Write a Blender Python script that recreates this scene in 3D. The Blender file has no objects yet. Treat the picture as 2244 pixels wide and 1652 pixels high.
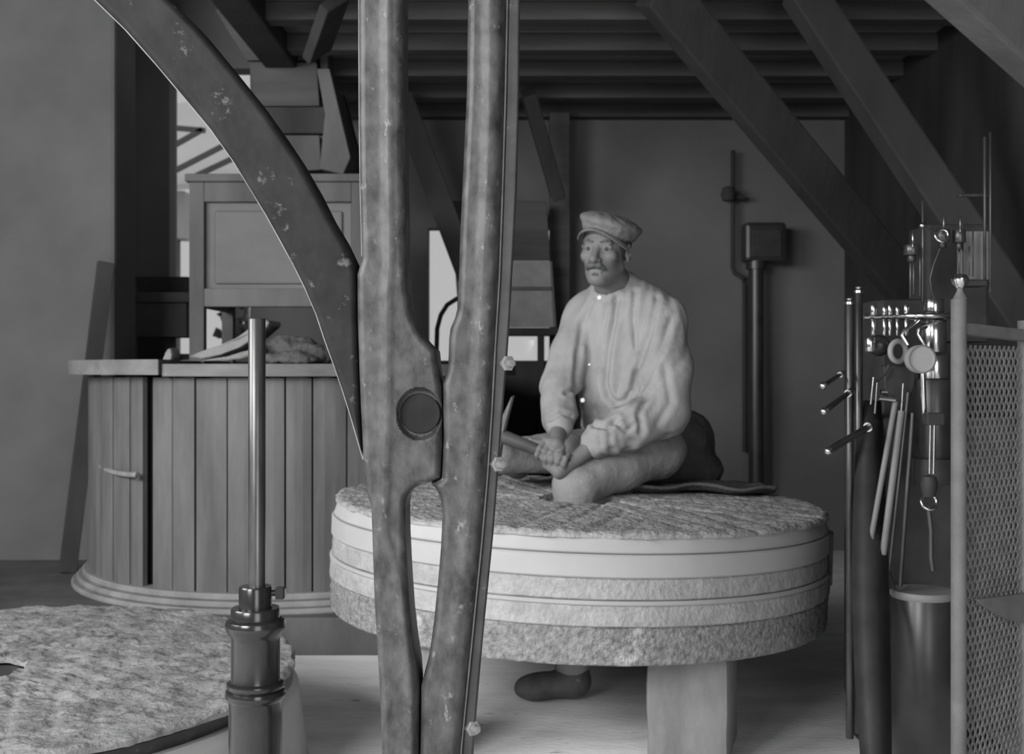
import bpy, bmesh, math, random
import numpy as np
from mathutils import Vector, Matrix, noise

random.seed(7); np.random.seed(7)
sc = bpy.context.scene
col = sc.collection
F = 2550.0; HY = 810.0; EYE = 0.98            # focal length in pixels, horizon row, eye height above the floor
R = math.radians

# ------------------------------------------------------------------ camera
cam_d = bpy.data.cameras.new('camera'); cam = bpy.data.objects.new('camera', cam_d); col.objects.link(cam)
cam.location = (0, 0, EYE); cam.rotation_euler = (R(90), 0, 0)
cam_d.sensor_width = 36; cam_d.lens = 36 * F / 2244
cam_d.shift_y = -(826 - HY) / 2244
cam_d.clip_start = 0.05; cam_d.clip_end = 200
cam_d.dof.use_dof = True; cam_d.dof.focus_distance = 1.9; cam_d.dof.aperture_fstop = 7.5
sc.camera = cam

# ------------------------------------------------------------------ world, daylight, added fill, exposure
w = bpy.data.worlds.new('sky'); sc.world = w; w.use_nodes = True
bg = w.node_tree.nodes['Background']; bg.inputs[0].default_value = (0.56, 0.56, 0.56, 1); bg.inputs[1].default_value = 1.0
def area(name, loc, target, sx, sy, power):
    l = bpy.data.lights.new(name, 'AREA'); l.shape = 'RECTANGLE'; l.size = sx; l.size_y = sy; l.energy = power
    o = bpy.data.objects.new(name, l); col.objects.link(o); o.location = loc
    o.rotation_euler = (Vector(target) - Vector(loc)).to_track_quat('-Z', 'Y').to_euler()
    return o
area('front_window_daylight', (-2.3, -1.55, 2.25), (0.0, 3.3, 0.2), 1.8, 1.3, 185)
area('window_daylight', (-3.42, 1.05, 2.15), (0.0, 3.0, 0.2), 2.2, 1.3, 135)
area('rear_fill', (.9, -1.55, 1.15), (0.5, 3.2, 0.9), 1.3, 2.0, 42)  # added fill lamp, unseen behind the camera, lifts the dark areas
sc.view_settings.view_transform = 'Standard'; sc.view_settings.look = 'None'
sc.view_settings.exposure = 0.0; sc.view_settings.gamma = 1.0; sc.view_settings.use_curve_mapping = False

# ------------------------------------------------------------------ helpers
def P(px, py, D):
    """The point at distance D that the lens sees at pixel (px, py)."""
    return Vector(((px - 1122) / F * D, D, EYE - (py - HY) / F * D))

def mat(name, v, rough=0.8, metal=0.0, var=0.25, scale=6.0, bump=0.0, bscale=40.0, stretch=(1, 1, 1), spec=0.3, detail=6.0, spots=None):
    m = bpy.data.materials.new(name); m.use_nodes = True
    nt = m.node_tree; b = nt.nodes['Principled BSDF']
    b.inputs['Roughness'].default_value = rough; b.inputs['Metallic'].default_value = metal
    b.inputs['Specular IOR Level'].default_value = spec
    tc = nt.nodes.new('ShaderNodeTexCoord'); mp = nt.nodes.new('ShaderNodeMapping'); mp.inputs['Scale'].default_value = stretch
    nt.links.new(tc.outputs['Object'], mp.inputs['Vector'])
    n = nt.nodes.new('ShaderNodeTexNoise'); n.inputs['Scale'].default_value = scale; n.inputs['Detail'].default_value = detail; n.inputs['Roughness'].default_value = 0.62
    nt.links.new(mp.outputs['Vector'], n.inputs['Vector'])
    r = nt.nodes.new('ShaderNodeValToRGB')
    lo = max(0.0, v * (1 - var)); hi = min(1.0, v * (1 + var))
    r.color_ramp.elements[0].position = 0.3; r.color_ramp.elements[0].color = (lo, lo, lo, 1)
    r.color_ramp.elements[1].position = 0.7; r.color_ramp.elements[1].color = (hi, hi, hi, 1)
    nt.links.new(n.outputs['Fac'], r.inputs['Fac'])
    out = r.outputs['Color']
    if spots:                                   # (value, scale, threshold): flakes, flour, chips
        sv, ss, th = spots
        n3 = nt.nodes.new('ShaderNodeTexNoise'); n3.inputs['Scale'].default_value = ss; n3.inputs['Detail'].default_value = 8
        n3.inputs['Roughness'].default_value = 0.7
        nt.links.new(mp.outputs['Vector'], n3.inputs['Vector'])
        r3 = nt.nodes.new('ShaderNodeValToRGB'); r3.color_ramp.elements[0].position = th; r3.color_ramp.elements[1].position = th + 0.06
        nt.links.new(n3.outputs['Fac'], r3.inputs['Fac'])
        mx = nt.nodes.new('ShaderNodeMix'); mx.data_type = 'RGBA'
        nt.links.new(r3.outputs['Color'], mx.inputs[0]); nt.links.new(out, mx.inputs[6]); mx.inputs[7].default_value = (sv, sv, sv, 1)
        out = mx.outputs[2]
    nt.links.new(out, b.inputs['Base Color'])
    if bump:
        n2 = nt.nodes.new('ShaderNodeTexNoise'); n2.inputs['Scale'].default_value = bscale; n2.inputs['Detail'].default_value = 8
        nt.links.new(mp.outputs['Vector'], n2.inputs['Vector'])
        bp = nt.nodes.new('ShaderNodeBump'); bp.inputs['Strength'].default_value = bump; bp.inputs['Distance'].default_value = 0.01
        nt.links.new(n2.outputs['Fac'], bp.inputs['Height']); nt.links.new(bp.outputs['Normal'], b.inputs['Normal'])
    return m

M = dict(
    plaster=mat('limewashed plaster', .118, .9, var=.16, scale=2.2, bump=.25, bscale=14),
    plaster_back=mat('back wall plaster', .135, .9, var=.14, scale=1.6, bump=.2, bscale=10),
    floor=mat('floury floor', .84, .85, var=.16, scale=2.5, bump=.2, bscale=30, stretch=(1, 3, 1), spots=(.30, 5, .62)),
    ceil=mat('ceiling boards', .15, .85, var=.25, scale=3, stretch=(.3, 4, 1), bump=.15, bscale=20),
    joist=mat('dark joist timber', .075, .85, var=.3, scale=4, stretch=(.3, 3, 3), bump=.2),
    timber=mat('dark timber', .04, .85, var=.3, scale=5, stretch=(1, 1, .3), bump=.2),
    timber_mid=mat('worn timber', .095, .8, var=.3, scale=5, stretch=(1, 1, .3), bump=.2),
    timber_pale=mat('pale timber', .13, .8, var=.25, scale=5, stretch=(1, 1, .3), bump=.15),
    stave=mat('stave wood', .128, .6, var=.3, scale=9, stretch=(1.4, 1.4, .22), bump=.2, bscale=18, detail=8),
    lid=mat('lid board wood', .18, .7, var=.3, scale=7, stretch=(.4, 1.5, 1.5), bump=.2),
    plinth=mat('plinth wood', .25, .75, var=.25, scale=8, bump=.15),
    dark=mat('shaded inside', .03, .9, var=.2),  # near-black: interior shade put into the colour
    panel=mat('panel wood', .14, .7, var=.15, scale=4, stretch=(.5, 1, 1), bump=.08),
    stone=mat('burr stone', .36, .95, var=.32, scale=24, bump=.8, bscale=70, spots=(.20, 48, .60), spec=.1),
    stone_dark=mat('coarse stone', .26, .95, var=.42, scale=60, bump=1.0, bscale=95, spots=(.50, 5.5, .60), spec=.1),
    stone_mid=mat('coarse plaster of stone', .36, .95, var=.2, scale=26, bump=.6, bscale=80, spots=(.30, 50, .64), spec=.1),
    stone_smooth=mat('smooth plaster of stone', .41, .85, var=.08, scale=4, bump=.06, bscale=20, spec=.15),
    stone_rough=mat('rough chipped stone', .25, .95, var=.42, scale=11, bump=.9, bscale=45, spots=(.15, 16, .60), spec=.1),
    hoop=mat('hoop iron', .40, .6, var=.08, scale=5),
    block=mat('block stone', .23, .95, var=.3, scale=9, bump=.5, bscale=40, stretch=(1, 1, .4)),
    iron=mat('painted cast iron', .060, .46, var=.62, scale=46, bump=.07, bscale=60, spots=(.16, 60, .607), stretch=(1, 1, .6), spec=.32, detail=10),
    iron_arm=mat('dark cast iron', .017, .58, var=.45, scale=16, bump=.07, bscale=50, spots=(.09, 38, .612), spec=.16, detail=10),
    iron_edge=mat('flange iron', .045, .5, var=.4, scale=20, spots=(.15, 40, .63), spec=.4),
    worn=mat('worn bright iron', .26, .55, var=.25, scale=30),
    edge=mat('bare rim-lit edge', .20, .5, var=.45, scale=18, spec=.4),  # bare iron edge, made pale to carry a rim light
    post=mat('black enamelled iron', .018, .2, var=.3, scale=20, spec=.5, spots=(.06, 45, .72)),
    steel=mat('polished steel', .55, .16, 1.0, var=.12, scale=20),
    rod=mat('oily steel rod', .085, .3, .6, var=.4, scale=40, stretch=(1, 1, .15)),
    brass=mat('bright metal', .62, .2, 1.0, var=.15, scale=15),
    black=mat('black machine paint', .03, .35, var=.3, scale=12, spec=.5),
    blackm=mat('matt black machine paint', .035, .6, var=.3, scale=12),
    grey=mat('grey machine paint', .2, .5, var=.15, scale=10),
    dial=mat('pale enamel', .28, .6, var=.05, scale=5),
    belt=mat('leather belt', .03, .6, var=.3, scale=14),
    guard=mat('guard frame paint', .125, .6, var=.2, scale=20, spots=(.17, 30, .66)),
    wire=mat('guard mesh wire', .13, .55, var=.25, scale=30),
    skin=mat('skin', .17, .6, var=.12, scale=30, bump=.08, bscale=120),
    hairm=mat('dark hair', .06, .8, var=.3, scale=80),
    beard=mat('moustache hair', .10, .8, var=.3, scale=90),
    eye=mat('eye', .10, .2, var=.1),
    shirt=mat('linen smock', .31, .9, var=.10, scale=12, bump=.25, bscale=60, spec=.1),
    trouser=mat('floury trousers', .29, .95, var=.2, scale=9, bump=.3, bscale=70, spec=.1),
    capm=mat('tweed cap', .19, .95, var=.2, scale=30, bump=.3, bscale=120, spec=.1),
    button=mat('bone button', .75, .4, var=.03),
    leather=mat('shoe leather', .085, .6, var=.4, scale=14, spots=(.2, 18, .62)),
    sack=mat('sackcloth', .30, .95, var=.25, scale=10, bump=.5, bscale=120, spec=.05),
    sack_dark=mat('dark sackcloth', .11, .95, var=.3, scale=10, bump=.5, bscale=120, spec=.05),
    sack_pale=mat('pale sackcloth', .31, .95, var=.15, scale=12, bump=.4, bscale=90, spec=.05),
    handle=mat('tool handle wood', .075, .6, var=.3, scale=14, stretch=(.3, 1, 1)),
    blade=mat('tool steel', .16, .4, .3, var=.3, scale=30),
    frame=mat('window frame paint', .16, .7, var=.2),
    roof=mat('outdoor roof', .86, .9, var=.08, scale=.6),
    outwall=mat('outdoor wall', .55, .9, var=.06, scale=.5),
    rafter=mat('outdoor rafters', .16, .9, var=.2),
    ground=mat('outdoor ground', .45, .9, var=.2, scale=.4),
    leaf=mat('outdoor leaves', .10, .9, var=.4, scale=6),
)
g = M['sack_pale']
nt = bpy.data.materials.new('window glass'); nt.use_nodes = True
_n = nt.node_tree.nodes; _n.remove(_n['Principled BSDF'])
_t = _n.new('ShaderNodeBsdfTransparent'); _t.inputs[0].default_value = (.96, .96, .96, 1)
_g = _n.new('ShaderNodeBsdfGlossy'); _g.inputs['Roughness'].default_value = .05
_m = _n.new('ShaderNodeMixShader'); _m.inputs[0].default_value = .05
nt.node_tree.links.new(_t.outputs[0], _m.inputs[1]); nt.node_tree.links.new(_g.outputs[0], _m.inputs[2])
nt.node_tree.links.new(_m.outputs[0], _n['Material Output'].inputs[0])
M['glass'] = nt

def link(name, me, m, parent=None, smooth=False):
    o = bpy.data.objects.new(name, me); col.objects.link(o)
    if m is not None and not me.materials: me.materials.append(M[m] if isinstance(m, str) else m)
    if parent is not None: o.parent = parent
    if smooth: me.polygons.foreach_set('use_smooth', [True] * len(me.polygons))
    return o
def from_bm(name, bm, m, parent=None, smooth=False):
    bmesh.ops.recalc_face_normals(bm, faces=bm.faces[:])
    me = bpy.data.meshes.new(name); bm.to_mesh(me); bm.free(); return link(name, me, m, parent, smooth)
def from_py(name, v, f, m, parent=None, smooth=False, recalc=False):
    me = bpy.data.meshes.new(name); me.from_pydata([tuple(x) for x in v], [], f); me.update()
    if recalc:
        bm = bmesh.new(); bm.from_mesh(me); bmesh.ops.recalc_face_normals(bm, faces=bm.faces[:]); bm.to_mesh(me); bm.free()
    return link(name, me, m, parent, smooth)
def tag(o, label=None, cat=None, group=None, kind=None):
    if label: o['label'] = label
    if cat: o['category'] = cat
    if group: o['group'] = group
    if kind: o['kind'] = kind
    return o
def thing(name, label, cat, loc=(0, 0, 0), group=None):
    o = bpy.data.objects.new(name, None); col.objects.link(o); o.location = loc; o.empty_display_size = .05
    return tag(o, label, cat, group)
def keep(o, parent):
    """Parent o to parent without moving it."""
    o.parent = parent; o.matrix_parent_inverse = Matrix.Translation(parent.location).inverted(); return o

def bm_box(bm, c, s, rot=None, bev=0.0):
    r = bmesh.ops.create_cube(bm, size=1.0); vs = r['verts']
    mt = Matrix.Translation(c) @ (rot.to_4x4() if rot is not None else Matrix.Identity(4)) @ Matrix.Diagonal((*s, 1))
    bmesh.ops.transform(bm, matrix=mt, verts=vs)
    if bev:
        es = list({e for v in vs for e in v.link_edges})
        bmesh.ops.bevel(bm, geom=es, offset=bev, segments=2, affect='EDGES', profile=.6)
def box(name, c, s, m, parent=None, rot=None, bev=.004):
    bm = bmesh.new(); bm_box(bm, c, s, rot, bev)
    o = from_bm(name, bm, m); 
    if parent is not None: keep(o, parent)
    return o
def bar(name, a, b, wx, wy, m, parent=None, up=Vector((0, 1, 0)), bev=.004):
    """A squared timber from a to b, wx wide across, wy deep."""
    a = Vector(a); b = Vector(b); d = (b - a); L = d.length; z = d.normalized()
    x = up.cross(z).normalized(); y = z.cross(x)
    rot = Matrix((x, y, z)).transposed()
    return box(name, (a + b) / 2, (wx, wy, L), m, parent, rot, bev)
def bm_tube(bm, pts, rad, n=12, caps=True):
    pts = [Vector(p) for p in pts]; rads = rad if isinstance(rad, (list, tuple)) else [rad] * len(pts)
    rings = []; prev = None
    for i, p in enumerate(pts):
        t = (pts[min(i + 1, len(pts) - 1)] - pts[max(i - 1, 0)]).normalized()
        if prev is None:
            ref = Vector((0, 0, 1)) if abs(t.z) < .9 else Vector((1, 0, 0)); x = ref.cross(t).normalized()
        else:
            x = (prev - t * prev.dot(t)).normalized()
        prev = x; y = t.cross(x)
        rings.append([bm.verts.new(p + (x * math.cos(2 * math.pi * k / n) + y * math.sin(2 * math.pi * k / n)) * rads[i]) for k in range(n)])
    for a, b in zip(rings, rings[1:]):
        for k in range(n): bm.faces.new((a[k], a[(k + 1) % n], b[(k + 1) % n], b[k]))
    if caps: bm.faces.new(rings[0][::-1]); bm.faces.new(rings[-1])
def tube(name, pts, rad, m, parent=None, n=12, smooth=True):
    bm = bmesh.new(); bm_tube(bm, pts, rad, n); o = from_bm(name, bm, m, None, smooth)
    if smooth: edge_split(o)
    if parent is not None: keep(o, parent)
    return o
def edge_split(o, ang=40):
    md = o.modifiers.new('crease', 'EDGE_SPLIT'); md.split_angle = R(ang)
def bm_lathe(bm, prof, c=(0, 0, 0), n=48, rot=None):
    """prof: (radius, z) pairs from bottom to top, closed at the ends where the radius is 0."""
    mt = Matrix.Translation(c) @ (rot.to_4x4() if rot is not None else Matrix.Identity(4)); rings = []
    for r_, z in prof:
        if r_ < 1e-6: rings.append([bm.verts.new(mt @ Vector((0, 0, z)))])
        else: rings.append([bm.verts.new(mt @ Vector((r_ * math.cos(2 * math.pi * k / n), r_ * math.sin(2 * math.pi * k / n), z))) for k in range(n)])
    for a, b in zip(rings, rings[1:]):
        for k in range(n):
            q = (k + 1) % n
            if len(a) == 1 and len(b) == 1: continue
            if len(a) == 1: bm.faces.new((a[0], b[k], b[q]))
            elif len(b) == 1: bm.faces.new((a[k], a[q], b[0]))
            else: bm.faces.new((a[k], a[q], b[q], b[k]))
def lathe(name, prof, c, m, parent=None, n=48, rot=None, smooth=True, split=35):
    bm = bmesh.new(); bm_lathe(bm, prof, c, n, rot); o = from_bm(name, bm, m, None, smooth)
    if smooth: edge_split(o, split)
    if parent is not None: keep(o, parent)
    return o
def dirrot(d):
    return Vector(d).to_track_quat('Z', 'Y').to_matrix()
def plate(name, pts, th, m, parent=None, axis=Vector((0, 1, 0)), bev=.003):
    """A flat outline (3-D points) given thickness th along axis."""
    bm = bmesh.new(); a = [bm.verts.new(p) for p in pts]; b = [bm.verts.new(Vector(p) + axis * th) for p in pts]
    bm.faces.new(a); bm.faces.new(b[::-1]); n = len(pts)
    for i in range(n): bm.faces.new((a[i], a[(i + 1) % n], b[(i + 1) % n], b[i]))
    bmesh.ops.recalc_face_normals(bm, faces=bm.faces[:])
    if bev: bmesh.ops.bevel(bm, geom=bm.edges[:], offset=bev, segments=1, affect='EDGES')
    o = from_bm(name, bm, m)
    if parent is not None: keep(o, parent)
    return o

# ---- implicit surfaces (for the person and for cloth)
class Field:
    def __init__(s, lo, hi, res):
        s.lo = np.array(lo, float); s.res = res
        s.n = np.ceil((np.array(hi, float) - s.lo) / res).astype(int) + 1
        s.f = np.full(tuple(s.n), .2, np.float32)
    def block(s, lo, hi):
        a = np.maximum(np.floor((np.array(lo) - s.lo) / s.res).astype(int), 0); b = np.minimum(np.ceil((np.array(hi) - s.lo) / s.res).astype(int) + 1, s.n)
        if (b <= a).any(): return None, None
        ax = [s.lo[i] + np.arange(a[i], b[i]) * s.res for i in range(3)]
        return tuple(slice(a[i], b[i]) for i in range(3)), np.stack(np.meshgrid(*ax, indexing='ij'), -1)
    def comb(s, sl, d, k, sub=False):
        f = s.f[sl]; d = d.astype(np.float32)
        if sub:
            h = np.clip(.5 - .5 * (f + d) / k, 0, 1); s.f[sl] = f * (1 - h) - d * h + k * h * (1 - h)
        else:
            h = np.clip(.5 + .5 * (f - d) / k, 0, 1); s.f[sl] = f * (1 - h) + d * h - k * h * (1 - h)
    def cone(s, a, b, ra, rb, k=.01, sub=False):
        a = np.array(a, float); b = np.array(b, float); mg = max(ra, rb) + k * 2 + .03
        sl, p = s.block(np.minimum(a, b) - mg, np.maximum(a, b) + mg)
        if sl is None: return
        ba = b - a; t = np.clip(((p - a) @ ba) / max(ba @ ba, 1e-9), 0, 1)
        s.comb(sl, np.linalg.norm(p - a - t[..., None] * ba, axis=-1) - (ra + (rb - ra) * t), k, sub)
    def ell(s, c, r, k=.01, rot=None, sub=False):
        c = np.array(c, float); r = np.array(r, float); mg = r.max() + k * 2 + .03
        sl, p = s.block(c - mg, c + mg)
        if sl is None: return
        q = p - c
        if rot is not None: q = q @ np.array(rot)
        k0 = np.linalg.norm(q / r, axis=-1); k1 = np.linalg.norm(q / (r * r), axis=-1)
        s.comb(sl, k0 * (k0 - 1) / np.maximum(k1, 1e-6), k, sub)
    def chain(s, pts, rads, k=.01):
        for i in range(len(pts) - 1): s.cone(pts[i], pts[i + 1], rads[i], rads[i + 1], k)
    def mesh(s, name, m, disp=None, smooth_it=1):
        Fv = s.f; n = s.n
        ins = Fv < 0
        c = np.zeros(tuple(n - 1), np.int8)
        for dx in (0, 1):
            for dy in (0, 1):
                for dz in (0, 1): c += ins[dx:n[0] - 1 + dx, dy:n[1] - 1 + dy, dz:n[2] - 1 + dz]
        act = np.argwhere((c > 0) & (c < 8)); idx = -np.ones(tuple(n - 1), np.int32); idx[tuple(act.T)] = np.arange(len(act))
        acc = np.zeros((len(act), 3)); cnt = np.zeros(len(act))
        cor = [(x, y, z) for x in (0, 1) for y in (0, 1) for z in (0, 1)]
        for i, a in enumerate(cor):
            for b in cor[i + 1:]:
                if sum(abs(a[q] - b[q]) for q in range(3)) != 1: continue
                fa = Fv[act[:, 0] + a[0], act[:, 1] + a[1], act[:, 2] + a[2]]; fb = Fv[act[:, 0] + b[0], act[:, 1] + b[1], act[:, 2] + b[2]]
                mk = (fa < 0) != (fb < 0); t = np.where(mk, fa / np.where(mk, fa - fb, 1), 0)
                pt = np.array(a) + t[:, None] * (np.array(b) - np.array(a)); acc += pt * mk[:, None]; cnt += mk
        v = (act + acc / cnt[:, None]) * s.res + s.lo
        faces = []
        for ax in range(3):
            o1, o2 = (ax + 1) % 3, (ax + 2) % 3
            sl0 = [slice(None)] * 3; sl1 = [slice(None)] * 3; sl0[ax] = slice(0, -1); sl1[ax] = slice(1, None)
            e = np.argwhere(ins[tuple(sl0)] != ins[tuple(sl1)])
            e = e[(e[:, o1] > 0) & (e[:, o2] > 0) & (e[:, o1] < n[o1] - 1) & (e[:, o2] < n[o2] - 1)]
            def at(d1, d2):
                q = e.copy(); q[:, o1] -= d1; q[:, o2] -= d2; return idx[tuple(q.T)]
            quad = np.stack([at(1, 1), at(0, 1), at(0, 0), at(1, 0)], 1)
            fl = ~ins[tuple(e.T)]; quad[fl] = quad[fl][:, ::-1]; faces.append(quad)
        faces = np.concatenate(faces)
        me = bpy.data.meshes.new(name); me.from_pydata(v.tolist(), [], faces.tolist()); me.update()
        if disp:
            nv = np.zeros(len(v) * 3); me.vertices.foreach_get('normal', nv); nv = nv.reshape(-1, 3)
            d = np.array([disp(Vector(p)) for p in v]); v2 = v + nv * d[:, None]
            me.vertices.foreach_set('co', v2.ravel()); me.update()
        return link(name, me, m, None, True)

# ================================================================== the setting
def struct(o): o['kind'] = 'structure'; return o
BACK = 6.3; CEIL = 2.33; HIGH = 3.0; XL, XR = -3.6, 1.8; NEARY = -1.6
bm = bmesh.new(); bm_box(bm, ((XL + XR) / 2, (NEARY + BACK) / 2, -.05), (XR - XL + .6, BACK - NEARY + .6, .1)); struct(from_bm('floor', bm, 'floor'))

def wall_with_holes(name, axis, at, th, u0, u1, z0, z1, holes, m):
    us = sorted({u0, u1, *[h[0] for h in holes], *[h[1] for h in holes]}); zs = sorted({z0, z1, *[h[2] for h in holes], *[h[3] for h in holes]})
    bm = bmesh.new()
    for a, b in zip(us, us[1:]):
        for c, d in zip(zs, zs[1:]):
            if any(h[0] <= a and b <= h[1] and h[2] <= c and d <= h[3] for h in holes): continue
            if axis == 'y': bm_box(bm, ((a + b) / 2, at + th / 2, (c + d) / 2), (b - a, th, d - c))
            else: bm_box(bm, (at + th / 2, (a + b) / 2, (c + d) / 2), (th, b - a, d - c))
    bmesh.ops.remove_doubles(bm, verts=bm.verts[:], dist=1e-4)
    inner = [f for f in bm.faces if False]
    return struct(from_bm(name, bm, m))
def PX(px, D): return (px - 1122) / F * D
def PZ(py, D): return EYE - (py - HY) / F * D
W1 = (PX(371, BACK), PX(548, BACK), PZ(775, BACK), PZ(150, BACK))
W2 = (PX(938, BACK), PX(1242, BACK), PZ(832, BACK), PZ(500, BACK))
wall_with_holes('wall_back', 'y', BACK, .12, XL, XR + .2, 0, HIGH, [W1, W2], 'plaster_back')
wall_with_holes('wall_left', 'x', XL - .3, .3, NEARY, 5.2, 0, HIGH, [(-.1, 2.2, 1.4, 2.9)], 'plaster')
wall_with_holes('wall_front', 'y', NEARY - .2, .2, XL - .3, XR + .2, 0, HIGH, [(-3.2, -1.4, 1.55, 2.92), (.2, 1.6, 0, 2.15)], 'plaster')  # right-hand doorway is added, unseen, to hold the fill lamp
# the pier in front of the back wall, lit from the left
bm = bmesh.new(); px_edge = PX(252, 5.2)
bm_box(bm, ((XL + px_edge) / 2, 5.35, HIGH / 2), (px_edge - XL, .3, HIGH), None, .02)
o = struct(from_bm('wall_pier', bm, 'plaster'))
bm = bmesh.new(); bm_box(bm, (XR + .1, (NEARY + BACK) / 2, HIGH / 2), (.2, BACK - NEARY, HIGH)); struct(from_bm('wall_right', bm, 'timber'))

# ceiling: boards over the joists, joists as parts; the left bay is open to the higher floor
CE = -1.02
bm = bmesh.new(); bm_box(bm, ((CE + XR) / 2, (NEARY + BACK) / 2, CEIL + .112), (XR - CE, BACK - NEARY, .05)); ceil = struct(from_bm('ceiling', bm, 'ceil'))
bm = bmesh.new(); bm_box(bm, ((CE + XL) / 2, (NEARY + BACK) / 2, HIGH + .03), (CE - XL, BACK - NEARY, .06)); struct(from_bm('ceiling_upper', bm, 'ceil'))
ys = [BACK - .05 - .43 * k for k in range(18)]
for y in ys:
    if y < NEARY + .1: break
    box('joist', ((CE + XR) / 2, y, CEIL + .035), (XR - CE, .09, .07), 'joist', ceil)
box('trimmer', (CE, (NEARY + BACK) / 2, CEIL + .1), (.14, BACK - NEARY, .24), 'timber', ceil, bev=.01)
for i in range(36):
    y = BACK - .11 - .2 * i
    if y < NEARY + .1: break
    box('ceiling_board', ((CE + XR) / 2, y, CEIL + .078), (XR - CE - .02, .19, .014), 'ceil', ceil, bev=.002)

# windows: frame, bars, pane
def window(name, rect, y, bars_x, bars_z):
    x0, x1, z0, z1 = rect; t = .022
    bm = bmesh.new()
    for c, s in (((x0 + t / 2, y, (z0 + z1) / 2), (t, .05, z1 - z0)), ((x1 - t / 2, y, (z0 + z1) / 2), (t, .05, z1 - z0)),
                 (((x0 + x1) / 2, y, z0 + t / 2), (x1 - x0, .05, t)), (((x0 + x1) / 2, y, z1 - t / 2), (x1 - x0, .05, t))): bm_box(bm, c, s)
    fr = struct(from_bm(name, bm, 'frame'))
    for x in bars_x: box('glazing_bar', (x, y, (z0 + z1) / 2), (.016, .03, z1 - z0 - .06), 'frame', fr, bev=.002)
    for z in bars_z: box('glazing_bar', ((x0 + x1) / 2, y, z), (x1 - x0 - .06, .03, .018), 'frame', fr, bev=.002)
    box('pane', ((x0 + x1) / 2, y + .012, (z0 + z1) / 2), (x1 - x0 - .02, .004, z1 - z0 - .02), 'glass', fr, bev=0)
    return fr
window('window_1', (W1[0] - .03, W1[1] + .03, W1[2] - .03, W1[3] + .03), BACK + .15, [], [])
window('window_2', (W2[0] - .03, W2[1] + .03, W2[2] - .03, W2[3] + .03), BACK + .15, [], [])

# outdoors, seen through the left window
gr = box('yard_ground', (-4, 26, -.6), (60, 38, .1), 'ground', bev=0); tag(gr, kind='structure')
sh = thing('lean_to_shed', 'pale lean-to shed roof outside the tall window', 'shed', (-4.2, 12, -.55))
D0 = 12.0
keep(plate('roof', [P(330, 410, D0), P(560, 385, D0), P(560, 200, D0 + 1.6), P(330, 235, D0 + 1.6)], .06, 'roof', axis=Vector((0, .3, -1))), sh)
for (a, b) in (((330, 348), (445, 283)), ((372, 380), (496, 316)), ((430, 385), (530, 338))):
    bar('rafter', P(a[0], a[1], D0 - .15), P(b[0], b[1], D0 - .15), .05, .05, 'rafter', sh)
bar('rafter', P(330, 276, D0 - .15), P(450, 286, D0 - .15), .05, .05, 'rafter', sh)
keep(plate('wall', [P(365, 418, D0 + .3), P(404, 418, D0 + .3), P(404, 522, D0 + .3), P(365, 522, D0 + .3)], .3, 'outwall'), sh)
keep(plate('post', [P(384, 522, D0 + .4), P(390, 522, D0 + .4), P(390, 1125, D0 + .4), P(384, 1125, D0 + .4)], .1, 'rafter'), sh)
tr = thing('garden_bush', 'dark leafy bush outside below the tall window', 'bush', tuple(P(560, 760, 11.0)))
bm = bmesh.new()
for i in range(260):
    c = P(random.gauss(545, 26), random.gauss(722, 40), 11 + random.uniform(-.3, .3)); d = Vector((random.uniform(-1, 1), random.uniform(-1, 1), random.uniform(-1, 1))).normalized()
    e = d.orthogonal(); s = .07
    bm.faces.new([bm.verts.new(c + d * s), bm.verts.new(c + e * s * .6), bm.verts.new(c - d * s), bm.verts.new(c - e * s * .6)])
o = from_bm('foliage', bm, 'leaf'); o['kind'] = 'stuff'; keep(o, tr)
tube('stem', [P(545, 1160, 11), P(548, 740, 11)], [.05, .03], 'rafter', tr)

# platform under the wooden tun
bm = bmesh.new(); bm_box(bm, (-1.64, 5.12, .065), (3.72, 2.26, .13), None, .006)
pl = from_bm('tun_platform', bm, 'timber_mid'); pl['kind'] = 'structure'

# diagonal braces and posts at the back
def brace(pa, Da, pb, Db, wpx, label, m='timber', grp=None, deep=.12):
    a = P(*pa, Da); b = P(*pb, Db); ww = wpx / F * (Da + Db) / 2
    o = bar('timber_brace', a, b, ww, deep, m, bev=.008); return tag(o, label, 'beam', grp)
brace((1437, -26), 4.1, (2000, 650), 4.95, 88, 'long dark diagonal brace behind the engine, nearer the ceiling joists')
brace((1750, -26), 4.1, (2300, 800), 3.75, 80, 'dark diagonal brace at the far right above the engine')
brace((1157, 202), 5.6, (1222, 430), 5.9, 30, 'thin dark brace beside the iron upright, sloping down to the right')
brace((878, 207), 5.65, (1068, 716), 5.9, 50, 'dark slanting brace crossing the bright gap of the right window')
brace((735, 2), 4.2, (694, 118), 4.5, 26, 'short slanting strut under the ceiling, left of the iron upright', 'timber')
brace((730, 215), 5.60, (812, 520), 5.75, 50, 'dark slanting post between the panelled case and the iron upright')
o = bar('wall_post', P(1226, 250, 6.2), P(1226, 1180, 6.2), 44 / F * 6.2, .12, 'joist', bev=.008); tag(o, 'dark vertical wall post right of the back window', 'post')
o = bar('leaning_beam', P(2050, -110, 2.6), P(2330, 150, 2.9), .16, .10, 'timber_pale', bev=.01); tag(o, 'pale lit beam slanting across the upper right corner', 'beam')

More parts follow.
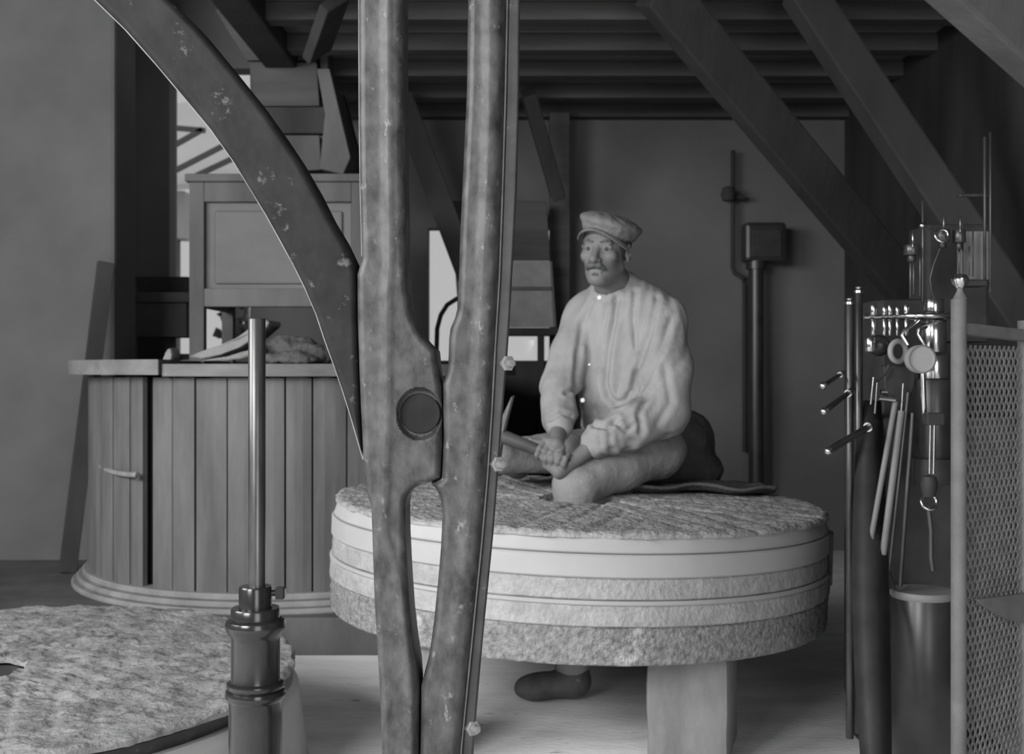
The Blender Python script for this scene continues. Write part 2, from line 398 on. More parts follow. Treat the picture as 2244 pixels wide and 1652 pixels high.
# ================================================================== millstones
def furrow(x, y, R0, n=10):
    """Depth of the cut furrows of a dressed face, 0..1."""
    th = math.atan2(y, x); k = math.floor(th / (2 * math.pi / n)); t0 = (k + .02) * 2 * math.pi / n
    d = -(x * math.sin(t0) - y * math.cos(t0)); best = 9
    for q in range(4): best = min(best, abs(d - .02 - q * .085))
    return max(0.0, 1 - best / .016)
def stone_face(name, R0, hole, z, amp, m, rough_edge, seed, fur=.006, na=300, nr=70, skirt=.016):
    vs = []; fs = []; so = Vector((seed * 3.1, seed * 1.7, 0))
    for i in range(nr + 1):
        for k in range(na):
            a = 2 * math.pi * k / na
            Re = R0 + rough_edge * (noise.noise(Vector((math.cos(a) * 9, math.sin(a) * 9, 1)) + so) + .6 * noise.noise(Vector((math.cos(a) * 30, math.sin(a) * 30, 4)) + so))
            Rh = hole + .012 * noise.noise(Vector((math.cos(a) * 3, math.sin(a) * 3, 7)) + so)
            r_ = Rh + (Re - Rh) * (i / nr); x = r_ * math.cos(a); y = r_ * math.sin(a)
            h = amp * (noise.noise(Vector((x * 9, y * 9, 0)) + so) + .8 * noise.noise(Vector((x * 26, y * 26, 2)) + so) + .7 * noise.noise(Vector((x * 70, y * 70, 5)) + so))
            h -= fur * furrow(x, y, R0)
            if i == nr: h -= .006 + amp * .6 * abs(noise.noise(Vector((a * 20, 3, 1)) + so))
            vs.append((x, y, z + h))
    for i in range(nr):
        for k in range(na):
            q = (k + 1) % na; fs.append((i * na + k, (i + 1) * na + k, (i + 1) * na + q, i * na + q))
    # rim and eye wall down to the body
    b = len(vs)
    for k in range(na):
        x, y, zz = vs[nr * na + k]; vs.append((x * .997, y * .997, z - skirt))
    for k in range(na):
        q = (k + 1) % na; fs.append((nr * na + k, b + k, b + q, nr * na + q))
    b2 = len(vs)
    for k in range(na):
        x, y, zz = vs[k]; vs.append((x, y, z - skirt))
    for k in range(na):
        q = (k + 1) % na; fs.append((b2 + k, k, q, b2 + q))
    for k in range(na):
        q = (k + 1) % na; fs.append((b + k, b2 + k, b2 + q, b + q))
    o = from_py(name, vs, fs, m, smooth=True, recalc=True); edge_split(o, 50); return o
def band(name, R0, R1, z0, z1, hole, m, amp=0.0, sc_=30, n=200, nz=8, lip=.004):
    """A ring layer of a stone: outer wall from (R0, z0) to (R1, z1) with a rounded lip, and the eye wall."""
    bm = bmesh.new(); rings = []
    pr = [(hole, z1), (hole, z0), (R0 - lip, z0), (R0, z0 + lip)]
    for i in range(1, nz): pr.append((R0 + (R1 - R0) * i / nz, z0 + (z1 - z0) * i / nz))
    pr += [(R1, z1 - lip), (R1 - lip, z1)]
    for j, (r_, z) in enumerate(pr):
        ring = []
        for k in range(n):
            a = 2 * math.pi * k / n; dr = 0
            if amp and j >= 2: dr = amp * (noise.noise(Vector((math.cos(a) * R0 * sc_, math.sin(a) * R0 * sc_, z * sc_ * 1.3))) + .7 * noise.noise(Vector((math.cos(a) * R0 * sc_ * 3, math.sin(a) * R0 * sc_ * 3, z * sc_ * 3))))
            ring.append(bm.verts.new(((r_ + dr) * math.cos(a), (r_ + dr) * math.sin(a), z)))
        rings.append(ring)
    for a_, b_ in zip(rings, rings[1:] + rings[:1]):
        for k in range(n): bm.faces.new((a_[k], a_[(k + 1) % n], b_[(k + 1) % n], b_[k]))
    o = from_bm(name, bm, m, None, True); edge_split(o, 40); return o

# the stone being dressed, propped on blocks, its left side a little higher
SC = Vector((.187, 3.42, 0)); ZT = .603
ms = thing('millstone', 'large pale banded millstone propped on blocks, the miller seated on it', 'millstone', (SC.x, SC.y, .29))
ms.rotation_euler = (0, R(1.7), 0)
EYEH = .125; o0 = .29
for o in (stone_face('dressed_face', .708, EYEH, ZT - o0, .0042, 'stone', .010, 1),
          band('upper_collar', .710, .698, ZT - o0 - .052, ZT - o0 - .009, EYEH + .002, 'stone_smooth', .001, 12),
          band('iron_hoop', .716, .716, ZT - o0 - .108, ZT - o0 - .053, EYEH + .002, 'stone_smooth', .0006, 6),
          band('middle_course', .712, .711, ZT - o0 - .160, ZT - o0 - .109, EYEH + .002, 'stone_mid', .0022, 40, nz=10),
          band('thin_hoop', .719, .717, ZT - o0 - .172, ZT - o0 - .161, EYEH + .002, 'hoop', .0004, 6, nz=2),
          band('lower_course', .718, .717, ZT - o0 - .222, ZT - o0 - .172, EYEH + .002, 'stone_mid', .0018, 40, nz=10),
          band('coarse_base', .712, .715, 0, ZT - o0 - .223, EYEH + .002, 'stone_dark', .0035, 45, nz=16)):
    o.parent = ms
# the hoop's riveted joint at the right
jo = box('hoop_joint', (.70, -.16, ZT - o0 - .13), (.012, .035, .15), 'worn', None, Matrix.Rotation(R(-12), 3, 'Z'), .003); jo.parent = ms

# blocks under it
def block(px, D, wpx, label, h=.283, deep=.26, rz=0):
    x = PX(px, D); ww = wpx / F * D; bm = bmesh.new()
    bm_box(bm, (0, 0, h / 2), (ww, deep, h), None, .018)
    bmesh.ops.subdivide_edges(bm, edges=bm.edges[:], cuts=3, use_grid_fill=True)
    for v in bm.verts: v.co += Vector((noise.noise(v.co * 9), noise.noise(v.co * 9 + Vector((5, 0, 0))), 0)) * .004
    o = from_bm('support_block', bm, 'block', None, True); edge_split(o, 30); o.location = (x, D, 0); o.rotation_euler = (0, 0, rz)
    return tag(o, label, 'block', 'blocks propping the millstone')
block(1519, 2.99, 172, 'stone block propping the millstone at the front right', h=.272, rz=R(-16))
block(1466, 3.86, 104, 'stone block propping the millstone at the back, mostly hidden', h=.278)
block(940, 3.02, 120, 'stone block propping the millstone behind the iron upright', h=.295)

# the stone lying on the floor
fs_ = thing('millstone', 'rough-faced millstone lying flat on the floor in the lower left', 'millstone', (-1.265, 2.75, 0))
for o in (stone_face('rough_face', .742, .11, .275, .0070, 'stone_rough', .008, 4, fur=.004),
          band('shaded_groove', .716, .716, .185, .252, .115, 'iron_edge', .0006, 20, nz=4),  # recess under the rim, coloured dark for the overhang's shade
          band('plaster_side', .775, .745, .0, .222, .30, 'stone_smooth', .003, 5, nz=10, lip=.012)):
    o.parent = fs_

# ================================================================== the wooden tun
VC = Vector((-.89, 4.93, 0)); VR = .86; VZ0, VZ1 = .165, .955
tun = thing('wooden_tun', 'round wooden tun of upright staves beside the plastered pier', 'tun', (VC.x, VC.y, .13))
o = lathe('shade_liner', [(0, .14), (.795, .14), (.795, .95), (0, .95)], (VC.x, VC.y, 0), 'dark', tun, 64)  # dark liner behind the slot, the tun's inner shade put into its colour
ns = 48; gap = R(-120.6)
ang = gap + R(2.1)
while ang < gap + 2 * math.pi - R(2.6):
    wa = R(random.choice((6.4, 7.4, 8.2, 7.6)))
    if ang + wa > gap + 2 * math.pi - R(1.2): wa = gap + 2 * math.pi - R(1.0) - ang
    if wa < R(2.0): break
    rr = VR - .012 + random.uniform(-.003, .003); a0 = ang + R(.22); a1 = ang + wa - R(.22); bm = bmesh.new(); prof = []
    for a, rad in ((a0, rr), ((a0 * 2 + a1) / 3, rr + .0035), ((a0 + 2 * a1) / 3, rr + .0035), (a1, rr), (a1, rr - .022), (a0, rr - .022)):
        prof.append((VC.x + rad * math.cos(a), VC.y + rad * math.sin(a)))
    lo = [bm.verts.new((x, y, VZ0)) for x, y in prof]; hi = [bm.verts.new((x, y, VZ1 + random.uniform(-.006, 0))) for x, y in prof]
    bm.faces.new(lo[::-1]); bm.faces.new(hi)
    for i in range(6): bm.faces.new((lo[i], lo[(i + 1) % 6], hi[(i + 1) % 6], hi[i]))
    keep(from_bm('stave', bm, 'stave'), tun); ang += wa
for r0, z0, z1 in ((.915, .130, .150), (.895, .151, .172), (.874, .173, .196)):
    o = lathe('base_ring', [(.80, z0), (r0 - .004, z0), (r0, z0 + .005), (r0, z1 - .007), (r0 - .007, z1), (.80, z1)], (VC.x, VC.y, 0), 'plinth', tun, 96)
# lid in two boards, the left one a little higher
def lid(xa, xb, z0, z1, rad, name='lid_board'):
    pts = []
    n = 90
    for k in range(n + 1):
        x = xa + (xb - xa) * k / n; q = rad * rad - (x - VC.x) ** 2; pts.append((x, VC.y - math.sqrt(max(q, 0))))
    for k in range(n, -1, -1):
        x = xa + (xb - xa) * k / n; q = rad * rad - (x - VC.x) ** 2; pts.append((x, VC.y + math.sqrt(max(q, 0)) + 1e-3))
    bm = bmesh.new(); a = [bm.verts.new((x, y, z0)) for x, y in pts]; b = [bm.verts.new((x, y, z1)) for x, y in pts]
    bm.faces.new(a[::-1]); bm.faces.new(b)
    for i in range(len(pts)): bm.faces.new((a[i], a[(i + 1) % len(pts)], b[(i + 1) % len(pts)], b[i]))
    bmesh.ops.remove_doubles(bm, verts=bm.verts[:], dist=2e-4)
    return keep(from_bm(name, bm, 'lid'), tun)
xs = VC.x - .345
lid(VC.x - .925, xs - .004, .962, 1.016, .925); lid(xs + .004, VC.x + .905, .957, 1.000, .905)
# iron strap hook on the staves, left of the slot
tube('strap_hook', [P(302, 1046, 4.19), P(300, 1040, 4.17), P(282, 1040, 4.20), P(255, 1036, 4.27), P(236, 1030, 4.36), P(224, 1022, 4.42), P(216, 1016, 4.46)], [.010, .011, .010, .010, .010, .011, .009], 'worn', tun, 10)

# plank leaning against the pier
bm = bmesh.new()
a = P(232, 575, 5.12); b = P(148, 1268, 4.86); b.z = 0.132
o = bar('leaning_plank', a, b, .07, .03, 'timber', up=Vector((.55, -1, 0)).normalized(), bev=.004); tag(o, 'long plank leaning against the plastered pier beside the tun', 'plank')

# ================================================================== case with panel standing on the tun
cs = thing('panelled_case', 'panelled wooden case on legs standing on the tun', 'case', tuple(P(600, 790, 4.75)))
D = 4.62; deep = .55
def rect(name, x0, y0, x1, y1, D, th, m, bev=.005, parent=cs):
    a = P(x0, y0, D); b = P(x1, y1, D)
    return box(name, ((a.x + b.x) / 2, D + th / 2, (a.z + b.z) / 2), (b.x - a.x, th, a.z - b.z), m, parent, None, bev)
zl = 1.003; yl = HY - (zl - EYE) * F / D
xr_ = 800
rect('stile', 414, 396, 447, yl, D, .045, 'timber_mid'); rect('stile', xr_ - 30, 396, xr_, yl, D, .045, 'timber_mid')
rect('top_rail', 447, 396, xr_ - 30, 442, D, .04, 'timber_mid'); rect('bottom_rail', 447, 632, xr_ - 30, 672, D, .05, 'timber_pale')
rect('panel', 447, 440, xr_ - 30, 634, D + .026, .016, 'panel', .002)
rect('panel', 470, 462, xr_ - 50, 622, D + .014, .014, 'panel', .009)
rect('crown_moulding', 404, 380, xr_ + 10, 397, D - .02, deep + .06, 'timber_mid')
for px in (416, xr_ - 34):
    a = P(px, 0, D); x = a.x + .03
    box('side_panel', (x, D + deep / 2, (PZ(396, D) + PZ(672, D)) / 2), (.02, deep - .06, PZ(396, D) - PZ(672, D)), 'panel', cs)
    box('rear_leg', (x, D + deep - .04, (PZ(396, D) + zl) / 2), (.05, .05, PZ(396, D) - zl), 'timber_mid', cs)
a = P(425, 0, D); b = P(xr_ - 25, 0, D)
box('back_panel', ((a.x + b.x) / 2, D + deep - .03, (PZ(396, D) + PZ(640, D)) / 2), (b.x - a.x, .02, PZ(396, D) - PZ(640, D)), 'panel', cs)

# spout and hopper hanging behind the case
hp = thing('hanging_hopper', 'grey boarded hopper hanging above the panelled case', 'hopper', tuple(P(630, 300, 5.3)))
D = 5.15
def trap(name, pts, D, th, m, parent):
    return plate(name, [P(x, y, D) for x, y in pts], th, m, parent)
trap('front_board', [(470, 20), (700, 20), (694, 132), (540, 132)], D, .03, 'joist', hp)
trap('lower_board', [(545, 136), (694, 136), (700, 232), (562, 232)], D - .02, .03, 'joist', hp)
trap('bottom_batten', [(560, 234), (712, 234), (712, 292), (575, 292)], D - .03, .06, 'timber', hp)
trap('side_board', [(720, 20), (700, 132), (708, 290), (716, 292)], D + .03, .3, 'timber_mid', hp)
trap('spout', [(694, 150), (722, 150), (768, 345), (752, 382), (700, 370), (712, 250)], D - .08, .16, 'timber_pale', hp)
trap('spout_mouth', [(575, 296), (700, 296), (704, 372), (600, 378)], D - .01, .12, 'timber_mid', hp)

# chest and tied bundle behind the tun at the left
ch = thing('grain_chest', 'dark boarded chest behind the tun under the tall window', 'chest', tuple(P(350, 900, 6.0)))
D = 5.95
rect('lid', 290, 640, 413, 662, D - .03, .3, 'timber_mid', .006, ch); rect('front_board', 296, 664, 408, 738, D, .03, 'timber_mid', .004, ch)
rect('body', 298, 664, 406, 738, D + .03, .24, 'timber', .004, ch); rect('leg', 300, 738, 362, 1185, D + .02, .2, 'timber', .004, ch)
rect('back_board', 290, 606, 413, 640, D + .2, .06, 'timber', .006, ch)
o = tube('strap', [P(262, 700, 5.88), P(268, 670, 5.86), P(280, 638, 5.85), P(288, 632, 5.85), P(292, 650, 5.86), P(280, 690, 5.87), P(276, 730, 5.88)], [.020, .024, .030, .03, .026, .018, .014], 'timber_mid', None, 10)
keep(o, ch)

# sacks on the lid
def cloth(name, pts_top, D0, D1, th, m, label, seed=0, fold=.008):
    """A draped cloth: a ridge line of pixels swept back from D0 to D1 with thickness."""
    vs = []; fs = []; nu = 60; nv = 16; pt = [P(x, y, D0) for x, y in pts_top]
    cum = [0]
    for p, q in zip(pt, pt[1:]): cum.append(cum[-1] + (q - p).length)
    def at(t):
        s = t * cum[-1]
        for i in range(len(pt) - 1):
            if s <= cum[i + 1] or i == len(pt) - 2: return pt[i].lerp(pt[i + 1], (s - cum[i]) / max(cum[i + 1] - cum[i], 1e-6))
    for i in range(nu + 1):
        p = at(i / nu)
        for j in range(nv + 1):
            f = j / nv; q = p + Vector((0, (D1 - D0) * f, 0))
            q.z += fold * noise.noise(Vector((q.x * 14 + seed, q.y * 9, seed))) + fold * .8 * noise.noise(Vector((q.x * 30 + seed, q.y * 22, 3)))
            q.z = max(q.z, 1.006 + th)
            vs.append(q)
    for i in range(nu):
        for j in range(nv):
            a = i * (nv + 1) + j; fs.append((a, a + nv + 1, a + nv + 2, a + 1))
    o = from_py(name, vs, fs, m, smooth=True); md = o.modifiers.new('thick', 'SOLIDIFY'); md.thickness = th; md.offset = -1
    return tag(o, label, 'sack')
def slab(pts, D0, th, m, label):
    bm = bmesh.new(); a = []; b = []
    for k, (x, y) in enumerate(pts):
        p = P(x, y, D0); p.y += .012 * math.sin(k * 1.7); p.z = max(p.z, 1.012); a.append(bm.verts.new(p)); b.append(bm.verts.new(p + Vector((0, th, .004))))
    n = len(pts); bm.faces.new(a); bm.faces.new(b[::-1])
    for k in range(n): bm.faces.new((a[k], a[(k + 1) % n], b[(k + 1) % n], b[k]))
    bmesh.ops.recalc_face_normals(bm, faces=bm.faces[:]); bmesh.ops.bevel(bm, geom=bm.edges[:], offset=.005, segments=2, affect='EDGES')
    o = from_bm('flour_sack', bm, m, None, True); edge_split(o, 50); return tag(o, label, 'sack')
slab([(412, 781), (440, 769), (480, 757), (520, 740), (550, 716), (585, 700), (590, 712), (560, 738), (525, 762), (485, 778), (445, 786)], 4.30, .24, 'sack_pale', 'pale sack flap on the tun lid, its right end lifted behind the steel rod')
slab([(392, 791), (440, 789), (490, 783), (530, 771), (575, 758), (580, 768), (530, 786), (490, 793), (440, 797), (395, 797)], 4.22, .06, 'sack', 'grey folded sack lying under the pale flap on the tun lid')
slab([(355, 790), (360, 772), (368, 763), (376, 764), (378, 778), (374, 792)], 4.24, .10, 'sack', 'small upturned sack corner at the left on the tun lid')
f = Field((-1.05, 4.15, .98), (-.55, 4.62, 1.16), .007)
for (px, py, D_, rx, ry, rz) in ((590, 776, 4.36, .07, .09, .045), (628, 766, 4.38, .07, .10, .055), (668, 770, 4.38, .06, .10, .050), (700, 778, 4.34, .05, .08, .040), (640, 788, 4.26, .11, .07, .03)):
    f.ell(P(px, py, D_), (rx, ry, rz), .02)
zc = f.lo[2] + np.arange(f.n[2]) * f.res; f.f = np.maximum(f.f, (1.003 - zc)[None, None, :].astype(np.float32))
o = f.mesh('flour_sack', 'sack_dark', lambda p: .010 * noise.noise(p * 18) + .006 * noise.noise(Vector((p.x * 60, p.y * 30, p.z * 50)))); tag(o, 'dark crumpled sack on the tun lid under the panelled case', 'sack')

# ================================================================== forked cast-iron upright in the foreground
DF = 1.60                                     # distance of its front face
fr = thing('iron_upright', 'forked cast-iron upright with a curved arm, standing in the foreground', 'iron frame', (PX(925, DF), DF + .05, 0))
YTOP = HY - (CEIL + .02 - EYE) / DF * F; YBOT = HY + EYE / DF * F
def interp(pts, ys):
    p = sorted(pts, key=lambda q: q[1]); return np.interp(ys, [q[1] for q in p], [q[0] for q in p])
def casting(name, L, Rr, m, N=40, H=.030, wdt=38, back=.085, y0=None, y1=None, step=6, front=0.0, recess=None, ridge=None):
    """A cast bar between two edge curves (pixel columns as functions of the row), front swelling from its edges."""
    y0 = YTOP if y0 is None else y0; y1 = YBOT if y1 is None else y1
    ys = np.concatenate([np.arange(y0, -40, 60), np.arange(max(y0, -40), min(1700, y1), step), np.arange(1700, y1, 60), [y1]]) if y1 > 1700 else np.append(np.arange(y0, y1, step), y1)
    ys = np.unique(ys)
    l = interp(L, ys); r = interp(Rr, ys); r = np.maximum(r, l + .5)
    u = (1 - np.cos(np.linspace(0, math.pi, N))) / 2 * .5 + np.linspace(0, 1, N) * .5
    X = l[:, None] + (r - l)[:, None] * u[None, :]; Y = np.repeat(ys[:, None], N, 1)
    poly = [np.stack([l, ys], 1), np.stack([r, ys], 1)]
    d = np.full(X.shape, 1e9)
    for pl_ in poly:
        for (xa, ya), (xb, yb) in zip(pl_[:-1], pl_[1:]):
            near = np.abs(Y - (ya + yb) / 2) < 90
            if not near.any(): continue
            ex, ey = xb - xa, yb - ya; t = np.clip(((X - xa) * ex + (Y - ya) * ey) / (ex * ex + ey * ey), 0, 1)
            dd = np.hypot(X - xa - t * ex, Y - ya - t * ey); d = np.where(near, np.minimum(d, dd), d)
    s = np.clip(d / wdt, 0, 1); h = H * np.sqrt(np.clip(1 - (1 - s) ** 2, 0, 1))
    if ridge is not None:
        rc = interp(ridge[0], ys)[:, None]; h = h + ridge[1] * np.exp(-((X - rc) / ridge[2]) ** 2) * np.clip(s * 2, 0, 1)
    if recess is not None:
        cx, cy, rx, ry, dep = recess; q = np.hypot((X - cx) / rx, (Y - cy) / ry); h = h - dep * np.clip((1.10 - q) / .12, 0, 1)
    nse = np.array([[noise.noise(Vector((X[i, j] * .02, Y[i, j] * .008, H * 100))) + .5 * noise.noise(Vector((X[i, j] * .06, Y[i, j] * .04, 7))) for j in range(N)] for i in range(len(ys))])
    h = h + nse * .0005 * np.clip(s * 3, 0, 1)
    vs = []; Db = DF + back
    for i in range(len(ys)):
        row = [P(X[i, j], Y[i, j], DF) for j in range(N)]
        for j in range(N): v = row[j].copy(); v.y = DF + front + H - h[i, j]; vs.append(v)
        a = row[0].copy(); a.y = Db; b = row[-1].copy(); b.y = Db; vs += [b, a]
    K = N + 2; fs = []
    for i in range(len(ys) - 1):
        for j in range(K): fs.append((i * K + j, i * K + (j + 1) % K, (i + 1) * K + (j + 1) % K, (i + 1) * K + j))
    fs.append(tuple(range(K))[::-1]); fs.append(tuple((len(ys) - 1) * K + j for j in range(K)))
    o = from_py(name, vs, fs, m, smooth=True, recalc=True); edge_split(o, 38); return keep(o, fr)

seam = [(966, 840), (967, 880), (968, 960), (964, 1050)]
L_left = [(783, YTOP), (783, -20), (784, 250), (786, 400), (789, 520), (790, 565), (780, 600), (781, 700), (784, 800), (788, 900), (793, 1000), (799, 1075), (811, 1112), (814, 1200), (818, 1320), (824, 1420), (830, 1520), (835, 1652), (850, YBOT)]
R_left = [(882, YTOP), (882, -20), (883, 200), (886, 450), (888, 560), (892, 640), (899, 680), (910, 712), (928, 741), (944, 757), (956, 768), (959, 800), (964, 838)] + seam + \
         [(938, 1060), (922, 1064), (908, 1071), (897, 1082), (890, 1096), (887, 1114), (888, 1180), (892, 1260), (898, 1350), (906, 1420), (914, 1470), (917, 1510), (916, 1600), (914, 1700), (925, YBOT)]
L_right = [(1027, YTOP), (1025, -20), (1022, 200), (1015, 350), (1008, 500), (1003, 640), (1001, 675), (996, 695), (986, 718), (983, 738), (981, 800), (970, 838)] + [(x + 2.5, y) for x, y in seam] + \
          [(941, 1061), (950, 1068), (958, 1080), (964, 1098), (968, 1130), (965, 1200), (958, 1280), (950, 1360), (941, 1430), (931, 1470), (921, 1508), (920, 1600), (918, 1700), (929, YBOT)]
R_right = [(1112, YTOP), (1108, 0), (1104, 200), (1098, 400), (1091, 600), (1082, 750), (1074, 900), (1064, 1050), (1051, 1200), (1036, 1350), (1021, 1500), (1006, 1652), (975, YBOT)]
R_fl = [(1142, YTOP), (1140, -20), (1138, 200), (1133, 400), (1125, 550), (1118, 680), (1110, 800), (1100, 920), (1090, 1050), (1080, 1180), (1068, 1300), (1058, 1400), (1049, 1500), (1036, 1652), (1000, YBOT)]
L_arm = [(-930, YTOP), (185, -20), (195, -10), (262, 55), (330, 132), (400, 215), (450, 275), (500, 345), (540, 410), (575, 468), (605, 522), (635, 577), (660, 627), (685, 685), (705, 745), (725, 800), (745, 858), (765, 922), (783, 985), (791, 1012)]
R_arm = [(-760, YTOP), (352, -20), (365, -8), (430, 55), (500, 140), (560, 215), (610, 285), (650, 345), (690, 415), (720, 475), (750, 525), (776, 580), (778, 600), (779, 700), (782, 800), (786, 900), (790, 990), (792.5, 1012)]
casting('left_casting', L_left, R_left, 'iron', N=84, step=3, wdt=17, H=.017, recess=(919, 907, 46, 53, .016), ridge=([(848, YTOP), (852, 300), (856, 560), (850, 640), (850, 900), (840, 1150), (880, 1300), (900, 1500), (905, YBOT)], 0.004, 13))
casting('right_casting', L_right, R_right, 'iron', N=56, step=4, wdt=17, H=.017, ridge=([(1078, YTOP), (1075, 300), (1060, 640), (1040, 1000), (1020, 1200), (990, 1500), (970, YBOT)], .0045, 16))
casting('flange', [(x + 5, y) for x, y in R_right], R_fl, 'iron_edge', N=14, H=.006, wdt=5, front=.018, back=.075)
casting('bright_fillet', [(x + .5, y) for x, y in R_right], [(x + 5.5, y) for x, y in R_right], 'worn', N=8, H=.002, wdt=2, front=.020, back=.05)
casting('curved_arm', L_arm, R_arm, 'iron_arm', N=40, H=.014, wdt=15, y1=1012, front=.014, back=.075)
casting('rim_lit_edge', [(x - 1, y) for x, y in L_arm], [(x + 5, y) for x, y in L_arm], 'edge', N=8, H=.002, wdt=2, y1=1010, front=.022, back=.06)  # pale strip on the bare edge, rim light put into its colour
casting('rim_lit_edge', [(x - 1, y) for x, y in L_left], [(x + 3, y) for x, y in L_left], 'edge', N=8, H=.002, wdt=2, y1=560, front=.012, back=.06)  # same painted rim light along the left leg
ctr = P(919, 907, DF)
lathe('pin', [(0, -.05), (.0275, -.05), (.0285, -.003), (.027, 0), (0, 0)], (ctr.x, DF + .014, ctr.z), 'iron_arm', fr, 48, Matrix.Rotation(R(90), 3, 'X'))
def nut(px, py, D, r_, ax, parent, m='worn', th=.010, name='nut'):
    c = P(px, py, D); rot = dirrot(ax); o = lathe(name, [(0, 0), (r_, 0), (r_, th), (r_ * .85, th * 1.15), (0, th * 1.15)], c, m, parent, 6, rot, smooth=False)
    s = lathe('bolt_end', [(0, th), (r_ * .5, th), (r_ * .45, th * 2.0), (0, th * 2.1)], c, m, None, 12, rot); keep(s, o); return o
for (px, py) in ((1106, 796), (1085, 1016), (1030, 1592)): nut(px, py, DF + .028, .0115, (.55, -.83, 0), fr)
box('foot_plate', (PX(925, DF), DF + .05, .012), (.20, .22, .024), 'iron', fr)

# ================================================================== turned iron post with a steel rod
DP = 1.70; q = DP / F
pc = P(560, 810, DP); zz = lambda py: PZ(py, DP)
po = thing('turned_post', 'black turned iron post with a slim steel rod rising from it', 'post', (pc.x, DP, 0))
c0 = (pc.x, DP, 0)
lathe('post_body', [(0, 0), (.10, 0), (.10, .012), (.052, .03), (.043, .06), (57.5 * q, zz(1652)), (58 * q, zz(1560)), (58 * q, zz(1535)), (60 * q, zz(1531)), (64.5 * q, zz(1526)), (66 * q, zz(1519)), (64 * q, zz(1511)), (59 * q, zz(1508)),
      (61 * q, zz(1506)), (63 * q, zz(1500)), (62 * q, zz(1494)), (54 * q, zz(1490)), (53 * q, zz(1480)), (53 * q, zz(1400)), (55 * q, zz(1392)), (60 * q, zz(1386)), (65 * q, zz(1375)), (66 * q, zz(1366)), (63 * q, zz(1358)), (55 * q, zz(1353)), (0, zz(1353))], c0, 'post', po, 64)
lathe('flange_ring', [(0, zz(1354)), (53 * q, zz(1354)), (53 * q, zz(1334)), (51 * q, zz(1331)), (0, zz(1331))], c0, 'post', po, 64)
lathe('collar', [(0, zz(1332)), (36 * q, zz(1332)), (36 * q, zz(1288)), (34 * q, zz(1284)), (0, zz(1284))], c0, 'post', po, 48)
lathe('rod', [(0, zz(1286)), (18.8 * q, zz(1286)), (18.8 * q, zz(700)), (17.5 * q, zz(698)), (0, zz(698))], (P(563, 0, DP).x, DP, 0), 'rod', po, 40)
tube('set_screw', [P(592, 1299, DP), P(607, 1299, DP)], .0045, 'post', po, 10)
c = P(606, 1299, DP); lathe('screw_head', [(0, 0), (.0115, 0), (.0115, .011), (.009, .013), (0, .013)], c, 'post', po, 4, Matrix.Rotation(R(90), 3, 'Y') @ Matrix.Rotation(R(45), 3, 'Z'), smooth=False)

# ================================================================== back room things
sb = thing('switch_box', 'dark box mounted on a pipe against the back wall', 'box', tuple(P(1678, 990, 6.15)))
D = 6.1
a = P(1634, 486, D); b = P(1724, 572, D)
box('casing', ((a.x + b.x) / 2, D + .07, (a.z + b.z) / 2), (b.x - a.x, .14, a.z - b.z), 'black', sb, None, .02)
box('door', ((a.x + b.x) / 2, D - .006, (a.z + b.z) / 2 - .01), ((b.x - a.x) * .72, .012, (a.z - b.z) * .7), 'blackm', sb, None, .004)
tube('pipe', [P(1657, 570, D + .06), P(1657, 1215, D + .06)], 17 / F * D, 'black', sb, 16)
lathe('pipe_collar', [(0, 0), (.055, 0), (.055, .05), (0, .05)], P(1657, 590, D + .06), 'black', sb, 20)
cd = tube('conduit', [P(1606, 330, 6.24), P(1606, 585, 6.24), P(1610, 598, 6.23), P(1628, 608, 6.22), P(1632, 620, 6.25), P(1632, 990, 6.25)], .012, 'timber', None, 10); tag(cd, 'thin conduit running down the back wall beside the switch box', 'pipe')
isu = thing('wall_insulator', 'small dark bracket on the back wall left of the switch box', 'bracket', tuple(P(1606, 430, 6.25)))
lathe('cup', [(0, 0), (.03, 0), (.04, .03), (.03, .07), (0, .08)], P(1596, 440, 6.2), 'timber', isu, 16); tube('arm', [P(1590, 430, 6.22), P(1632, 432, 6.22)], .014, 'timber', isu, 8)

# table and pale sack-board before the right window
tb = thing('side_bench', 'dark bench with a pale board standing under the right window', 'bench', tuple(P(1170, 1190, 6.0)))
D = 5.95
rect('bench_top', 1002, 718, 1246, 734, D, .25, 'timber', .004, tb); rect('bench_leg', 1178, 734, 1193, 1192, D, .05, 'timber', .004, tb); rect('bench_leg', 1014, 734, 1028, 1192, D, .05, 'timber', .004, tb)
rect('bench_front', 940, 790, 1240, 1192, D + .02, .03, 'timber', .004, tb)
bd = thing('hopper_bin', 'pale square bin on the dark bench before the right window', 'bin', tuple(P(1110, 716, 6.0)))
D = 5.96
trap('front_board', [(996, 572), (1206, 572), (1214, 717), (1006, 717)], D, .02, 'sack_pale', bd); trap('side_board', [(1204, 572), (1210, 572), (1220, 717), (1214, 717)], D, .2, 'timber_pale', bd)
trap('upper_board', [(988, 440), (1198, 440), (1206, 571), (996, 571)], D + .004, .02, 'joist', bd); trap('top_batten', [(1004, 628), (1208, 628), (1209, 636), (1006, 636)], D - .012, .012, 'timber_pale', bd)
tube('wire_loop', [P(956, 792, 5.95), P(958, 720, 5.95), P(966, 690, 5.95), P(980, 668, 5.95), P(1000, 655, 5.95), P(1030, 650, 5.95)], .012, 'timber', tb, 8)

